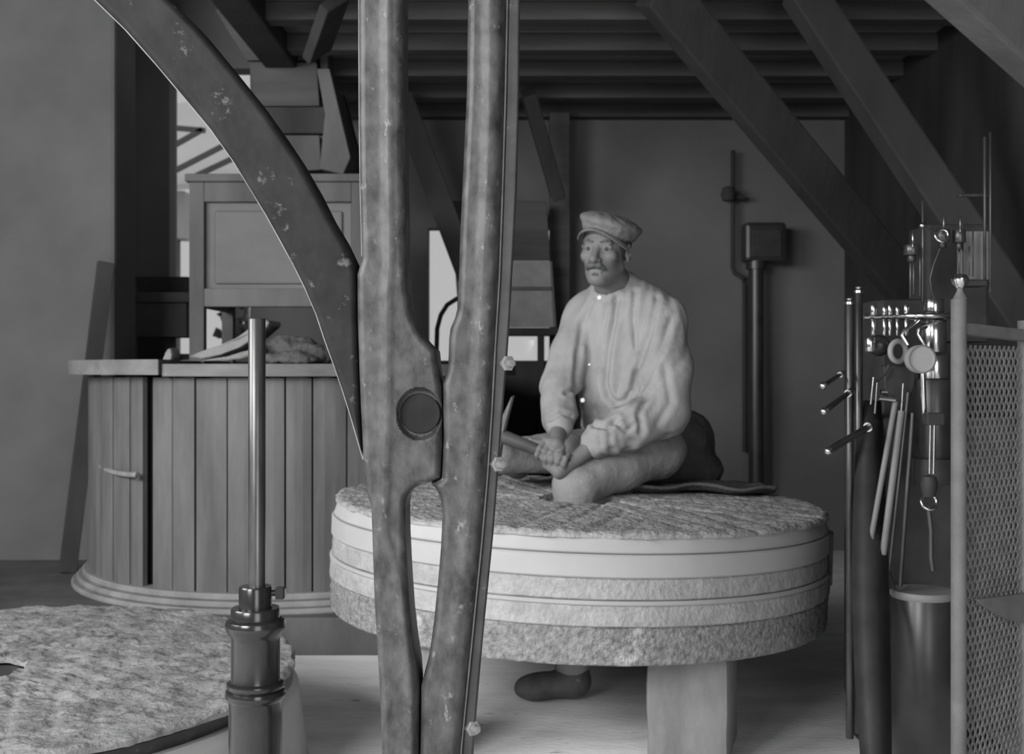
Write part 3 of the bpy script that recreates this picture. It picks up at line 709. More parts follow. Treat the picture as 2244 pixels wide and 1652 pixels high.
# sack bale behind the miller and the cloths he sits on
f = Field((.36, 3.85, .52), (.78, 4.3, .95), .008)
f.ell(P(1510, 975, 4.02), (.085, .12, .12), .03); f.ell(P(1520, 1030, 4.02), (.10, .13, .07), .03)
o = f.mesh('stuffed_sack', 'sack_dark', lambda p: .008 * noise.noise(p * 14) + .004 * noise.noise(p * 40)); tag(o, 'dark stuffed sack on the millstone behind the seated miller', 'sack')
vs = []; fsx = []; nu, nv = 70, 40
for i in range(nu + 1):
    for j in range(nv + 1):
        u, v = i / nu, j / nv
        x = .32 + .50 * u + .03 * noise.noise(Vector((v * 3, 1, 2))); y = 3.55 + .42 * v + .04 * noise.noise(Vector((u * 3, 5, 1))) + .05 * u
        r_ = math.hypot(x - SC.x, y - SC.y)
        z = .623 - (x - SC.x) * math.tan(R(1.7)) + .012 * noise.noise(Vector((x * 8, y * 8, 2))) + .010 * abs(noise.noise(Vector((x * 5, y * 18, 4))))
        if r_ > .70: z -= (r_ - .70) * 1.2
        vs.append((x, y, z + (.012 if j < 2 else 0)))
for i in range(nu):
    for j in range(nv):
        a = i * (nv + 1) + j; fsx.append((a, a + nv + 1, a + nv + 2, a + 1))
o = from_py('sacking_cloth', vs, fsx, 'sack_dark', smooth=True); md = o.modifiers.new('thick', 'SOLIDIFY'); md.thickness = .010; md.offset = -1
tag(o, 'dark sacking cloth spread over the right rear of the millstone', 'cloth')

# ================================================================== the miller
per = thing('person', 'seated miller in flat cap and pale linen smock, holding a mill pick', 'person', (SC.x + .25, 3.72, .6))
def V3(v): return np.array(v, float)
ya = R(24); hr = V3((math.cos(ya), -math.sin(ya), 0)); hf = V3((-math.sin(ya), -math.cos(ya), 0)); hu = V3((0, 0, 1))
rl = R(-4); hr, hu = hr * math.cos(rl) + hu * math.sin(rl), hu * math.cos(rl) - hr * math.sin(rl)
HC = V3(P(1326, 551, 3.60)); HS = .93
def h(r_, f_, u_): return HC + HS * (r_ * hr + f_ * hf + u_ * hu)
hrot = np.stack([hr, hf, hu], 1)
ty = R(30); tr_ = V3((math.cos(ty), -math.sin(ty), 0)); tf = V3((-math.sin(ty), -math.cos(ty), 0)); trot = np.stack([tr_, tf, V3((0, 0, 1))], 1)
TC = V3(P(1380, 780, 3.70))
def t(r_, f_, u_): return TC + r_ * tr_ + f_ * tf + V3((0, 0, u_))
ShL = V3(P(1452, 700, 3.60)); ShR = V3(P(1283, 690, 3.77)); ElL = V3(P(1458, 905, 3.50)); ElR = V3(P(1226, 850, 3.62)); WrL = V3(P(1318, 962, 3.42)); WrR = V3(P(1224, 942, 3.47))
HipL = V3(P(1432, 985, 3.66)); HipR = V3(P(1372, 985, 3.82)); KnL = V3(P(1262, 1062, 3.425)); KnR = V3(P(1092, 998, 3.60)); AnL = V3((KnL[0] - .01, 3.46, .10))
# tool axis: the pick's handle, and the frame around it
HA = V3(P(1098, 955, 3.44)); HB = V3(P(1262, 1018, 3.375)); hd = (HB - HA) / np.linalg.norm(HB - HA)
e2 = V3((0, -1, 0)); e2 = e2 - hd * (e2 @ hd); e2 /= np.linalg.norm(e2); e1 = np.cross(hd, e2); e1 = e1 if e1[2] > 0 else -e1
HR = .0165
def hp_(s, rad, deg): return HA + hd * s + rad * (math.cos(R(deg)) * e1 + math.sin(R(deg)) * e2)
LEN = np.linalg.norm(HB - HA)

fb = Field((-.22, 3.22, .58), (.62, 4.0, 1.50), .0032)
# skull and face
fb.ell(h(0, -.015, .035), np.array((.076, .094, .085)) * HS, .01, hrot)
fb.ell(h(0, .028, -.03), np.array((.056, .060, .088)) * HS, .02, hrot)
for s in (-1, 1):
    fb.cone(h(.048 * s, -.01, -.050), h(.014 * s, .058, -.096), .018 * HS, .017 * HS, .02)
    fb.ell(h(.042 * s, .058, -.020), np.array((.021, .020, .018)) * HS, .015, hrot)
    fb.ell(h(.077 * s, -.014, -.004), np.array((.010, .021, .033)) * HS, .006, np.stack([hr * math.cos(.35 * s) - hf * math.sin(.35 * s) * 1, hf * math.cos(.35 * s) + hr * math.sin(.35 * s), hu], 1))
fb.ell(h(0, .066, -.098), np.array((.022, .018, .017)) * HS, .015, hrot)
fb.cone(h(-.036, .072, .024), h(.036, .072, .024), .010 * HS, .010 * HS, .012)
for s in (-1, 1): fb.ell(h(.031 * s, .098, .003), np.array((.018, .022, .013)) * HS, .010, hrot, sub=True)
for s in (-1, 1):
    fb.ell(h(.031 * s, .0675, .002), np.array((.0135, .013, .012)) * HS, .003, hrot)
    fb.cone(h(.018 * s, .077, .009), h(.046 * s, .071, .008), .0045, .004, .004)
fb.cone(h(0, .078, .012), h(0, .106, -.034), .0085, .0125, .010)
for s in (-1, 1): fb.ell(h(.013 * s, .093, -.037), np.array((.009, .011, .008)) * HS, .006, hrot)
fb.cone(h(-.020, .078, -.064), h(.020, .078, -.064), .0048, .0048, .004); fb.cone(h(-.015, .077, -.073), h(.015, .077, -.073), .0055, .0055, .006)
for s in (-1, 1): fb.ell(h(.083 * s, -.006, -.002), np.array((.006, .010, .018)) * HS, .004, hrot, sub=True)
# neck, trunk under the smock
NB = t(-.035, .02, .200)
fb.cone(h(0, -.022, -.06), NB, .052, .062, .02)
fb.ell(t(0, 0, .06), (.125, .085, .16), .03, trot); fb.ell(t(0, 0, -.12), (.12, .085, .14), .03, trot)
fb.chain([ShL, ElL, WrL], [.045, .036, .027], .012); fb.chain([ShR, ElR, WrR], [.045, .036, .026], .012)
fb.cone(NB, ShL, .05, .045, .03); fb.cone(NB, ShR, .05, .045, .03)
fb.chain([HipL, KnL], [.06, .045], .02); fb.chain([HipR, KnR], [.06, .045], .02); fb.cone(t(0, 0, -.2), HipL, .08, .06, .03)
# right hand over the handle: palm above, four fingers down the near side, thumb along
s0 = LEN * .615
pk = hp_(s0 + .022, HR + .020, 20)
fb.cone(WrR, pk, .025, .021, .014)
for i in range(4):
    s = s0 + (i - .8) * .0185; ln = (.92, 1.0, .97, .82)[i]; r_ = (.0088, .009, .0088, .0078)[i]
    k0 = hp_(s, HR + .019, 12 + 4 * i); k1 = hp_(s - .004, HR + .012, 12 + 68 * ln); k2 = hp_(s - .006, HR + .008, 12 + 118 * ln); k3 = hp_(s - .004, HR + .007, 12 + 165 * ln)
    fb.cone(pk, k0, .016, r_ + .002, .008); fb.chain([k0, k1, k2, k3], [r_ + .001, r_, r_ * .93, r_ * .82], .003)
th = [pk, hp_(s0 - .016, HR + .014, -30), hp_(s0 - .042, HR + .008, -42), hp_(s0 - .062, HR + .006, -30)]
fb.chain(th, [.016, .0125, .0105, .009], .006)
# left hand under the handle, from the right: palm below, fingers closing up on the near side
s1 = LEN * .86
pl_ = hp_(s1 - .004, HR + .020, 168)
fb.cone(WrL, pl_, .026, .022, .014)
for i in range(4):
    s = s1 - .048 + i * .0188; ln = (.82, .97, 1.0, .92)[i]; r_ = (.0078, .0088, .009, .0088)[i]
    k0 = hp_(s, HR + .018, 170); k1 = hp_(s - .003, HR + .013, 170 - 62 * ln); k2 = hp_(s - .004, HR + .009, 170 - 108 * ln); k3 = hp_(s - .002, HR + .007, 170 - 148 * ln)
    fb.cone(pl_, k0, .016, r_ + .002, .008); fb.chain([k0, k1, k2, k3], [r_ + .001, r_, r_ * .93, r_ * .82], .003)
fb.chain([pl_, hp_(s1 + .010, HR + .016, 235), hp_(s1 - .012, HR + .009, 285), hp_(s1 - .034, HR + .007, 310)], [.017, .0125, .0105, .009], .006)
body = keep(fb.mesh('body', 'skin'), per)
for s in (-1, 1):
    o = lathe('eye', [(0, -.009), (.006, -.007), (.0088, 0), (.006, .0068), (0, .009)], Vector(h(.031 * s, .0735, .002)), 'eye', body, 20); o['label'] = 'dark eye'
    c = h(.031 * s, .082, .001); o = lathe('pupil', [(0, -.002), (.0042, -.001), (.004, .001), (0, .002)], Vector(c), 'hairm', body, 12, dirrot(hf))
def small(name, lo, hi, res, fn, m, disp=None):
    f = Field(lo, hi, res); fn(f); return keep(f.mesh(name, m, disp), per)
lo = HC - .19; hi_ = HC + .19
def moust(f):
    for s in (-1, 1): f.chain([h(0, .0965, -.052), h(.016 * s, .0925, -.054), h(.032 * s, .080, -.064)], [.0086, .0098, .0055], .004)
small('moustache', HC - .13, HC + .13, .0022, moust, 'beard', lambda p: .0012 * noise.noise(p * 220))
small('chin_tuft', HC - .13, HC + .13, .0022, lambda f: f.ell(h(0, .0795, -.084), np.array((.013, .006, .009)), .003, hrot), 'beard')
def brows(f):
    for s in (-1, 1): f.chain([h(.014 * s, .0855, .023), h(.032 * s, .083, .028), h(.048 * s, .072, .023)], [.0035, .0042, .003], .002)
small('eyebrows', HC - .13, HC + .13, .0022, brows, 'beard')
def hair(f):
    f.ell(h(0, -.017, .035), np.array((.0795, .098, .088)) * HS, .005, hrot)
    f.ell(h(0, .10, -.03), np.array((.11, .078, .16)) * HS, .006, hrot, sub=True)
    f.ell(h(0, -.02, -.115), np.array((.11, .14, .075)) * HS, .01, hrot, sub=True)
small('hair', HC - .13, HC + .15, .003, hair, 'hairm', lambda p: .0012 * noise.noise(p * 160))
def cap(f):
    rt = hrot @ np.array(Matrix.Rotation(R(-2), 3, 'X') @ Matrix.Rotation(R(14), 3, 'Y'))
    f.ell(h(.006, -.012, .066), np.array((.089, .108, .034)) * HS, .01, rt)
    f.ell(h(.012, -.008, .092), np.array((.104, .122, .034)) * HS, .022, rt)
    f.ell(h(0, -.02, .02), np.array((.079, .099, .066)) * HS, .008, hrot, sub=True)
small('cap', HC - .19, HC + .19, .0035, cap, 'capm', lambda p: .0028 * noise.noise(p * 45))
vv, vf = [], []
for k in range(29):
    a = R(-78 + 156 * k / 28); sn, cn = math.sin(a), math.cos(a)
    for q_, (rx, ry, z0, dr) in enumerate(((.080, .090, .066, .030), (.086, .108, .064, .036), (.091, .124, .056, .044))):
        vv.append(h(rx * sn, ry * cn - .004, z0 - dr * sn * sn - .05 * sn * .3))
for k in range(28):
    for q_ in range(2): vf.append((k * 3 + q_, k * 3 + 3 + q_, k * 3 + 4 + q_, k * 3 + 1 + q_))
o = keep(from_py('cap_visor', vv, vf, 'capm', smooth=True), per); md = o.modifiers.new('thick', 'SOLIDIFY'); md.thickness = .006; md.offset = 0
md = o.modifiers.new('round', 'SUBSURF'); md.levels = 1; md.render_levels = 1

# smock
fs2 = Field((-.12, 3.22, .62), (.70, 4.1, 1.32), .006)
fs2.ell(t(0, 0, .04), (.172, .125, .20), .03, trot); fs2.ell(t(0, .018, -.13), (.158, .132, .135), .05, trot); fs2.ell(t(0, .02, -.215), (.150, .128, .055), .03, trot)
fs2.cone(t(-.025, .012, .165), t(-.03, .018, .198), .088, .068, .03)
fs2.cone(NB + V3((0, 0, -.03)), ShL, .075, .066, .05); fs2.cone(NB + V3((0, 0, -.03)), ShR, .075, .062, .05)
mL = (ShL * .5 + ElL * .5) + V3((.012, 0, 0)); fs2.chain([ShL, mL, ElL + V3((.004, 0, 0))], [.066, .068, .068], .03)
cL = WrL + (ElL - WrL) * .02; fs2.chain([ElL, ElL * .45 + WrL * .55, cL], [.070, .066, .056], .025)
fs2.cone(WrL + (ElL - WrL) * .06, WrL - (ElL - WrL) * .10, .050, .043, .008)
mR = (ShR * .5 + ElR * .5); fs2.chain([ShR, mR, ElR], [.068, .062, .058], .03); cR = WrR + (ElR - WrR) * .26
fs2.chain([ElR, cR], [.058, .052], .02); fs2.cone(WrR + (ElR - WrR) * .24, WrR + (ElR - WrR) * .08, .046, .042, .006)
# folds standing on the chest and along the sleeves
fs2.cone(h(0, -.022, -.07), NB + (NB - h(0, -.022, -.07)) * .2, .053, .060, .006, sub=True)
FOLDS = [([(1352, 650), (1345, 700), (1331, 780), (1326, 840), (1334, 868), (1350, 884), (1370, 878), (1386, 852), (1394, 815)], .011, .0085),
         ([(1440, 655), (1424, 730), (1402, 800), (1392, 850)], .008, .008), ([(1470, 700), (1448, 770), (1412, 850)], .007, .009), ([(1392, 640), (1388, 700), (1394, 760)], .007, .007),
         ([(1330, 668), (1322, 740), (1314, 800)], .006, .007), ([(1300, 660), (1276, 710), (1268, 760)], .006, .007), ([(1266, 770), (1262, 850), (1272, 900)], .010, .008),
         ([(1300, 930), (1330, 936), (1352, 920)], .009, .007), ([(1240, 862), (1262, 852)], .008, .006), ([(1204, 920), (1230, 905), (1252, 912)], .007, .006), ([(1345, 925), (1372, 945), (1390, 930)], .007, .006),
         ([(1425, 860), (1400, 905), (1405, 945)], .008, .008), ([(1455, 800), (1470, 880), (1440, 930)], .005, .010)]
FOLDS = [(np.array([[P(x, y, 3.58).x, P(x, y, 3.58).z] for x, y in pl]), d_, w_) for pl, d_, w_ in FOLDS]
def seg_d(pl, x, z):
    b = 9.0
    for (xa, za), (xb, zb) in zip(pl[:-1], pl[1:]):
        ex, ez = xb - xa, zb - za; q_ = ((x - xa) * ex + (z - za) * ez) / (ex * ex + ez * ez); q_ = 0 if q_ < 0 else 1 if q_ > 1 else q_
        b = min(b, math.hypot(x - xa - q_ * ex, z - za - q_ * ez))
    return b
def wrinkle(p):
    u = (p.x - TC[0]) * tr_[0] + (p.y - TC[1]) * tr_[1]; v = (p.x - TC[0]) * tf[0] + (p.y - TC[1]) * tf[1]; z = p.z
    wv = u + .10 * noise.noise(Vector((u * 4, v * 4, z * 5)))
    a = noise.noise(Vector((wv * 21 - z * 3.0, v * 9, z * 2.2))); b = noise.noise(Vector((wv * 44, v * 16, z * 7 + 3)))
    low = max(0.0, min(1.0, (.84 - z) / .10)); up_ = max(0.0, min(1.0, (z - .80) / .1))
    fo = 0.0
    if p.y < 3.70:
        for pl, d_, w_ in FOLDS:
            if pl[:, 0].min() - .05 < p.x * 3.58 / p.y < pl[:, 0].max() + .05:
                x_ = p.x * 3.58 / p.y; z_ = EYE + (p.z - EYE) * 3.58 / p.y; q_ = seg_d(pl, x_, z_)
                fo += d_ * (.45 * math.exp(-((q_ - w_ * 2.2) / (w_ * 1.2)) ** 2) - math.exp(-(q_ / w_) ** 2))
    return fo + .008 * a * (.55 + .45 * up_) + .004 * b + low * .010 * noise.noise(Vector((p.x * 26, p.y * 26, p.z * 40)))
keep(fs2.mesh('smock', 'shirt', wrinkle), per)
def but(c, r_=.0075):
    return lathe('button', [(0, 0), (r_, 0), (r_, .002), (r_ * .7, .0035), (0, .003)], c, 'button', per, 14, dirrot((-.35, -.92, .1)))
but(P(1314, 652, 3.540), .0068); but(P(1292, 799, 3.535), .004); but(P(1277, 877, 3.535), .0072)
# collar band
lathe('collar_band', [(.061, -.012), (.066, -.012), (.064, .012), (.059, .012)], Vector(NB * .62 + h(0, -.022, -.06) * .38), 'shirt', per, 40, dirrot(h(0, -.022, -.06) - NB))

# trousers: left thigh down into the eye of the stone, right leg lying across it
ft = Field((-.20, 3.24, .04), (.66, 4.06, .90), .007)
ft.ell(t(.01, -.03, -.30), (.165, .13, .10), .03, trot)
ft.chain([HipL, HipL * .5 + KnL * .5 + V3((0, 0, .008)), KnL], [.092, .082, .066], .02)
ft.ell(KnL + V3((-.004, -.005, -.008)), (.062, .060, .060), .02)
ft.chain([KnL, KnL * .4 + AnL * .6 + V3((0, .01, 0)), AnL], [.064, .058, .050], .012)
ft.chain([HipR, HipR * .5 + KnR * .5, KnR], [.088, .066, .052], .02)
FtR = V3((.02, 3.88, .66)); ft.chain([KnR, FtR], [.05, .045], .02)
keep(ft.mesh('trousers', 'trouser', lambda p: .006 * noise.noise(Vector((p.x * 12, p.y * 9, p.z * 12))) + .0018 * noise.noise(p * 38)), per)
# shoe under the stone
fsn = Field((AnL[0] - .28, AnL[1] - .16, -.02), (AnL[0] + .16, AnL[1] + .16, .22), .005)
fsn.chain([AnL + V3((0, 0, .02)), V3((AnL[0] + .01, AnL[1], .055))], [.045, .048], .02)
fsn.ell((AnL[0] - .07, AnL[1] - .01, .045), (.095, .044, .040), .03); fsn.ell((AnL[0] - .115, AnL[1] - .015, .034), (.055, .044, .031), .02)
fsn.f = np.maximum(fsn.f, .004 - (fsn.lo[2] + np.arange(fsn.n[2]) * fsn.res)[None, None, :].astype(np.float32))
keep(fsn.mesh('shoe', 'leather'), per)

# the mill pick in his hands
pick = thing('mill_pick', 'mill pick with dark wooden handle and wedge blade in the miller\'s hands', 'pick', tuple(HA))
HB2 = HA + hd * (LEN * .93)
tube('handle', [Vector(HA - hd * .03), Vector(HA + hd * .02), Vector(HA * .5 + HB2 * .5), Vector(HB2)], [.020, .021, .0175, .0155], 'handle', pick, 16)
up = V3(P(1124, 868, 3.40)) ; dn = V3(P(1092, 1030, 3.46)); mid = HA - hd * .002
ax = (up - dn) / np.linalg.norm(up - dn); sd = np.cross(ax, hd); sd /= np.linalg.norm(sd); fw = np.cross(sd, ax)
vs = []
for pnt, wv, tv in ((up, .010, .0012), (mid + ax * .03, .013, .010), (mid - ax * .03, .013, .010), (dn, .010, .0012)):
    for sx, sy in ((-1, -1), (1, -1), (1, 1), (-1, 1)): vs.append(pnt + sd * sx * wv + fw * sy * tv)
fx = [(0, 1, 2, 3), (12, 13, 14, 15)]
for i in range(3):
    for k in range(4): fx.append((i * 4 + k, i * 4 + (k + 1) % 4, i * 4 + 4 + (k + 1) % 4, i * 4 + 4 + k))
keep(from_py('blade', vs, fx, 'blade', recalc=True), pick)

# ================================================================== the engine at the right
DE = 2.72; q = DE / F
en = thing('stationary_engine', 'dark stationary engine with polished rods, cups and levers beside the millstone', 'engine', (PX(1985, DE), DE + .05, 0))
def ecyl(name, px, py0, py1, rpx, m, D=DE, n=28, prof=None, parent=None):
    c = P(px, py1, D); q_ = D / F; L = (py1 - py0) * q_; r_ = rpx * q_
    pr = [(0, 0), (r_ * .96, 0), (r_, r_ * .06), (r_, L - r_ * .06), (r_ * .96, L), (0, L)] if prof is None else [(a * q_, b * L) for a, b in prof]
    return lathe(name, pr, c, m, parent or en, n)
# bed, crankcase and the shiny drum at the foot
zf = HY + EYE / DE * F
box('bed_plate', (PX(2040, DE + .15), DE + .2, .05), (.24, .44, .10), 'blackm', en, None, .01)
box('crankcase', (PX(2060, DE + .18), DE + .28, .48), (.34, .34, .78), 'blackm', en, None, .03)
box('column_frame', (PX(1985, DE + .24), DE + .32, .85), (.16, .20, .62), 'blackm', en, None, .02)
ecyl('drum', 2022, 1302, 1660, 66, 'rodx' if 'rodx' in M else 'black', DE - .02, 48)
ecyl('drum_rim', 2022, 1292, 1308, 69, 'grey', DE - .02, 48)
# main cylinder stack
cx = 2046
ecyl('cylinder_neck', cx, 655, 692, 22, 'steel'); 
ecyl('cylinder_sleeve', cx, 702, 772, 27, 'steel'); ecyl('cylinder_band', cx, 778, 831, 33, 'steel'); ecyl('cylinder_barrel', cx, 831, 1010, 38, 'black'); ecyl('cylinder_foot', cx, 1004, 1060, 46, 'blackm')
# horizontal ring rail
def torus(name, c, R0, r0, m, parent, rot=None, n=48, k=10):
    bm = bmesh.new(); rot = rot or Matrix.Identity(3); rings = []
    for i in range(n):
        a = 2 * math.pi * i / n
        rings.append([bm.verts.new(Vector(c) + rot @ Vector(((R0 + r0 * math.cos(b)) * math.cos(a), (R0 + r0 * math.cos(b)) * math.sin(a), r0 * math.sin(b)))) for b in [2 * math.pi * j / k for j in range(k)]])
    for i in range(n):
        for j in range(k): bm.faces.new((rings[i][j], rings[(i + 1) % n][j], rings[(i + 1) % n][(j + 1) % k], rings[i][(j + 1) % k]))
    o = from_bm(name, bm, m, None, True); return keep(o, parent)
c = P(2025, 694, DE + .02); torus('ring_rail', c, 64 * q, 6 * q, 'brass', en)
for k in range(3):
    a = 2 * math.pi * k / 3 + .5; tube('ring_spoke', [c, c + Vector((math.cos(a), math.sin(a), 0)) * 64 * q], .005, 'steel', en, 8)
# rail with a row of lubricator cups
tube('lubricator_rail', [P(1893, 695, DE), P(1975, 693, DE)], .006, 'brass', en, 10)
for i, (px, r_) in enumerate(((1914, 7), (1938, 5), (1950, 5), (1966, 4), (1986, 6))):
    o = ecyl('oil_cup', px, 668 + (i % 2) * 4, 690, r_, 'steel', DE - .01, 16); ecyl('cup_stem', px, 699, 735, r_ * .75, 'steel', DE - .01, 14, parent=o)
ecyl('oil_cup', 1907, 740, 770, 11, 'steel', DE - .02, 18)
# gauge and its pipe
gc = P(2022, 787, DE - .10); ga = lathe('gauge', [(0, 0), (29 * q, 0), (30 * q, .006), (30 * q, .024), (28 * q, .03), (26 * q, .027), (0, .027)], gc + Vector((0, .03, 0)), 'dial', en, 48, Matrix.Rotation(R(90), 3, 'X') @ Matrix.Rotation(R(-6), 3, 'Y'))
torus('gauge_rim', gc + Vector((0, .003, 0)), 28.5 * q, 2 * q, 'grey', ga, Matrix.Rotation(R(90), 3, 'X'), 48, 8)
tube('gauge_pipe', [P(2022, 815, DE - .09), P(2022, 838, DE - .09), P(2026, 920, DE - .08)], [.006, .007, .006], 'brass', en, 10)
# curved pipes from the ring
tube('oil_pipe', [P(2012, 700, DE - .03), P(1998, 712, DE - .05), P(1980, 725, DE - .05), P(1976, 734, DE - .05), P(1989, 756, DE - .05)], .0045, 'brass', en, 8)
tube('oil_pipe', [P(2030, 716, DE - .06), P(2014, 722, DE - .07), P(2012, 732, DE - .07), P(2028, 756, DE - .08)], .005, 'brass', en, 8)
# crescent pulley and ball
tr2 = torus('eccentric_ring', P(1968, 770, DE - .02), 22 * q, 6 * q, 'dial', en, Matrix.Rotation(R(90), 3, 'X') @ Matrix.Rotation(R(25), 3, 'Y'), 40, 10)
lathe('governor_ball', [(24 * q * math.sin(math.pi * k / 14), -24 * q * math.cos(math.pi * k / 14)) for k in range(15)], P(1926, 757, DE + .02), 'black', en, 28)
# tall dark columns at the left edge with acorn caps
for px, y0, D_ in ((1862, 665, DE + .06), (1882, 640, DE + .10)):
    ecyl('column', px, y0, HY + (EYE - .1) / D_ * F, 8.5, 'rod', D_, 18); ecyl('acorn_cap', px, y0 - 16, y0 + 2, 8, 'steel', D_, 18, prof=[(0, 0), (11, 0), (11, .3), (7, .5), (8, .7), (4, .95), (0, 1)])
# slanting connecting rods
for (a, b, r_, m) in (((1962, 880), (1908, 1186), 6.0, 'grey'), ((1975, 900), (1935, 1215), 7.5, 'grey'), ((1990, 860), (1948, 1250), 4.0, 'rod'), ((2000, 905), (1972, 1285), 5.0, 'rod'), ((1979, 840), (1970, 970), 2.4, 'steel')):
    tube('connecting_rod', [P(*a, DE - .04), P(*b, DE - .04)], r_ * q, m, en, 10)
tube('drive_belt_edge', [P(1925, 1180, DE - .02), P(1958, 1290, DE - .03)], .006, 'blackm', en, 8)
for (a, b, r_) in (((1914, 826), (1908, 886), 3), ((1922, 838), (1917, 906), 3)): tube('valve_rod', [P(*a, DE - .06), P(*b, DE - .06)], r_ * q, 'steel', en, 8)
tube('cross_pin', [P(1926, 872, DE - .05), P(1962, 876, DE - .05)], 5 * q, 'steel', en, 12); tube('cross_pin', [P(1930, 858, DE - .04), P(1944, 858, DE - .04)], 5 * q, 'steel', en, 12)
tube('rocker_link', [P(1948, 800, DE - .03), P(1940, 818, DE - .03), P(1924, 832, DE - .04), P(1918, 842, DE - .05)], 3.5 * q, 'blackm', en, 8)
keep(plate('bracket_web', [P(1936, 800, DE), P(2010, 800, DE), P(2004, 850, DE), P(1980, 900, DE), P(1940, 860, DE)], .04, 'blackm'), en)
# valve spring pair and knobs below the barrel
for dx in (-4, 5): tube('spring_rod', [P(2042 + dx, 930, DE - .12), P(2040 + dx, 1038, DE - .12)], 3.2 * q, 'steel', en, 10)
box('valve_block', P(2046, 918, DE - .11), (38 * q, .03, 26 * q), 'blackm', en)
lathe('valve_knob', [(0, 0), (12 * q, 0), (15 * q, 10 * q), (18 * q, 26 * q), (14 * q, 42 * q), (0, 46 * q)], P(2036, 1088, DE - .12), 'blackm', en, 20)
torus('valve_ring', P(2036, 1100, DE - .12), 16 * q, 3.5 * q, 'steel', en, Matrix.Rotation(R(70), 3, 'X'), 24, 8)
tube('drain_pipe', [P(2034, 1110, DE - .12), P(2040, 1160, DE - .12), P(2040, 1220, DE - .12), P(2044, 1250, DE - .12)], 5 * q, 'rod', en, 10)
# lever handles with bright ends
def lever(a, b, Da, Db, r_):
    A = P(*a, Da); B = P(*b, Db); o = tube('lever', [A, A.lerp(B, .15), B], [r_ * q * .8, r_ * q, r_ * q * .8], 'black', en, 12)
    s = lathe('lever_tip', [(8.5 * q * math.sin(math.pi * k / 8), -8.5 * q * math.cos(math.pi * k / 8)) for k in range(9)], A, 'brass', None, 16); keep(s, o)
    e = lathe('lever_ferrule', [(0, -.012), (r_ * q * 1.3, -.012), (r_ * q * 1.2, .012), (0, .014)], A.lerp(B, .86), 'brass', None, 14, dirrot(B - A)); keep(e, o)
lever((1815, 988), (1920, 925), DE - .20, DE, 8); lever((1806, 901), (1870, 853), DE - .12, DE + .06, 6.5); lever((1804, 845), (1850, 815), DE - .05, DE + .1, 5)
# upper works: sight-feed oilers, pipes and a glazed rod cage
for (px, py, r_, hh) in ((1998, 548, 17, 22), (2066, 516, 15, 26), (2102, 518, 14, 28)):
    o = ecyl('sight_oiler', px, py - hh / 2, py + hh / 2, r_, 'rod', DE + .02, 22); ecyl('oiler_spindle', px + 2, py - hh / 2 - 30, py - hh / 2 + 4, 2.4, 'steel', DE + .0, 8, parent=o); ecyl('oiler_foot', px, py + hh / 2, py + hh / 2 + 14, r_ * .55, 'black', DE + .02, 14, parent=o)
torus('oiler_ring', P(2064, 516, DE - .02), 14 * q, 3.5 * q, 'steel', en, Matrix.Rotation(R(80), 3, 'X'), 24, 8)
for (px, y0, y1, r_) in ((1995, 570, 652, 2.2), (2002, 575, 645, 2), (2016, 540, 650, 2), (2022, 440, 660, 2.4), (2102, 530, 612, 2.5), (2110, 480, 610, 2), (2124, 540, 605, 2), (2132, 500, 606, 2), (2158, 300, 620, 3.5), (2170, 290, 640, 3)):
    ecyl('guide_rod', px, y0, y1, r_, 'rod', DE + .04, 8)
tube('lead_pipe', [P(2060, 545, DE), P(2046, 580, DE), P(2038, 610, DE), P(2042, 640, DE), P(2050, 662, DE)], 2.2 * q, 'rod', en, 8)
tube('oiler_arm', [P(2018, 494, DE), P(2046, 508, DE)], 3 * q, 'blackm', en, 8)
lathe('oiler_ball', [(7 * q * math.sin(math.pi * k / 8), -7 * q * math.cos(math.pi * k / 8)) for k in range(9)], P(2021, 494, DE), 'brass', en, 14)
box('cage_plate', P(2132, 560, DE + .08), (70 * q, .01, 110 * q), 'grey', en); box('cage_rail', P(2134, 428, DE + .05), (70 * q, .012, 8 * q), 'rod', en); box('cage_foot', P(2125, 622, DE + .05), (60 * q, .06, 14 * q), 'black', en)
box('upper_frame', (PX(2110, DE + .2), DE + .30, 1.20), (.16, .14, .30), 'blackm', en, None, .01)

# broad leather belt running down to the floor in front of the engine
bl = []
for i in range(21):
    f_ = i / 20; y = 880 + 830 * f_; xl = 1886 - 20 * math.sin(f_ * 3.1) + 10 * f_; xr = 1925 + 22 * f_ + 6 * math.sin(f_ * 3); D_ = DE + .14 - .42 * f_
    bl.append((P(xl, y, D_), P((xl + xr) / 2, y, D_ - .03), P(xr, y, D_)))
vs = [p for r_ in bl for p in r_]; fx = [(i * 3 + k, i * 3 + k + 1, i * 3 + k + 4, i * 3 + k + 3) for i in range(20) for k in range(2)]
o = from_py('leather_belt', vs, fx, 'belt', smooth=True); md = o.modifiers.new('thick', 'SOLIDIFY'); md.thickness = .008; tag(o, 'broad dark leather belt hanging beside the engine down to the floor', 'belt')

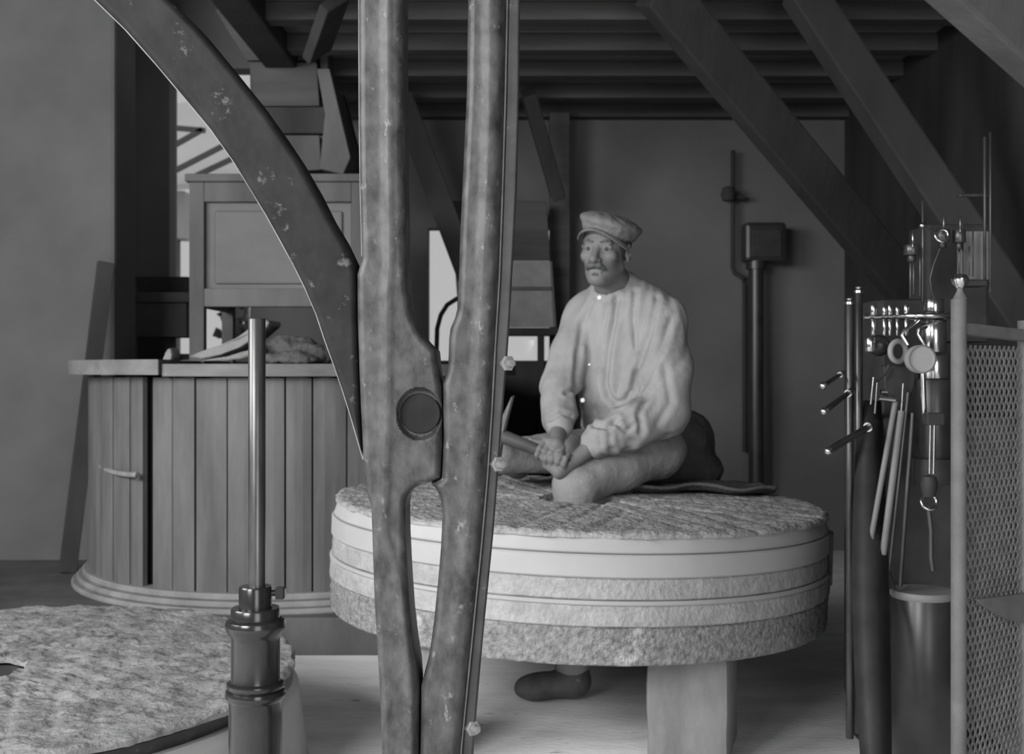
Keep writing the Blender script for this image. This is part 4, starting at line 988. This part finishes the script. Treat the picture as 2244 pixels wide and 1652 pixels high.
# ================================================================== mesh guard at the right edge
gA = Vector((PX(2101, 1.9), 1.9, 0)); gB = Vector((PX(2238, 2.02), 2.02, 0)); gd = (gB - gA); gl = gd.length; gd.normalize(); gn = Vector((gd.y, -gd.x, 0))
gu = thing('mesh_guard', 'pale framed wire mesh guard standing at the right edge', 'guard', tuple(gA))
zt = PZ(722, 1.9)
def gz(py, D): return PZ(py, D)
tube('post', [gA, Vector((gA.x + .0, gA.y, gz(656, 1.9)))], .0125, 'guard', gu, 16)
tube('post', [gB + gd * .02, Vector((gB.x, gB.y, zt + .02)) + gd * .02] , .016, 'guard', gu, 16)
bar('top_rail', Vector((gA.x, gA.y, zt + .002)), Vector((gB.x + .02, gB.y + .01, PZ(737, 2.03))), .022, .02, 'guard', gu, up=Vector((0, 0, 1)))
bar('bottom_rail', Vector((gA.x, gA.y, .05)), Vector((gB.x, gB.y, .05)), .022, .03, 'guard', gu, up=Vector((0, 0, 1)))
bm = bmesh.new(); cw, chh = .0150, .0128; s = -1
def gp(u, z, off=0): return gA + gd * u + Vector((0, 0, z)) + gn * off
nz = int((zt - .085) / chh); nu = int((gl - .03) / cw)
for i in range(nz):
    for j in range(nu):
        u0 = .02 + j * cw + (cw / 2 if i % 2 else 0); z0 = .06 + i * chh
        for sgn in (0, 1):
            ua = u0 + cw / 2 * (1 if True else 0); a = gp(u0 + cw / 2, z0, 0); b = gp(u0 + (cw if sgn else 0), z0 + chh, .001 if sgn else -.001)
            d = (b - a); n1 = d.cross(gn).normalized() * .0014; n2 = gn * .0012
            vv = [bm.verts.new(p + s1 * n1 + s2 * n2) for p in (a, b) for s1, s2 in ((-1, -1), (1, -1), (1, 1), (-1, 1))]
            for k in range(4): bm.faces.new((vv[k], vv[(k + 1) % 4], vv[4 + (k + 1) % 4], vv[4 + k]))
o = from_bm('wire_mesh', bm, 'wire'); o['kind'] = 'stuff'; keep(o, gu)
gz0 = gz(1302, 1.93)
pts = [gp(.012, gz0, .02), gp(gl + .01, gz0 - .01, .02), gp(gl + .01, gz0 - .062, .02)]
for k in range(8): f_ = k / 8; pts.append(gp(gl * (1 - f_) * .98 + .012 * f_, gz0 - .062 + .060 * (f_ ** 1.7), .02))
plate('gusset_plate', pts, .008, 'guard', gu, axis=gn, bev=0)
c = Vector((gA.x + .002, gA.y, gz(656, 1.9)))
oc = thing('grease_cup', 'small shiny grease cup on top of the mesh guard post', 'cup', tuple(c))
lathe('stem', [(0, 0), (.012, 0), (.005, .014), (.005, .02), (0, .02)], c, 'guard', oc, 16); lathe('cup', [(0, .018), (.006, .018), (.013, .026), (.014, .034), (.010, .040), (0, .042)], c, 'steel', oc, 20)
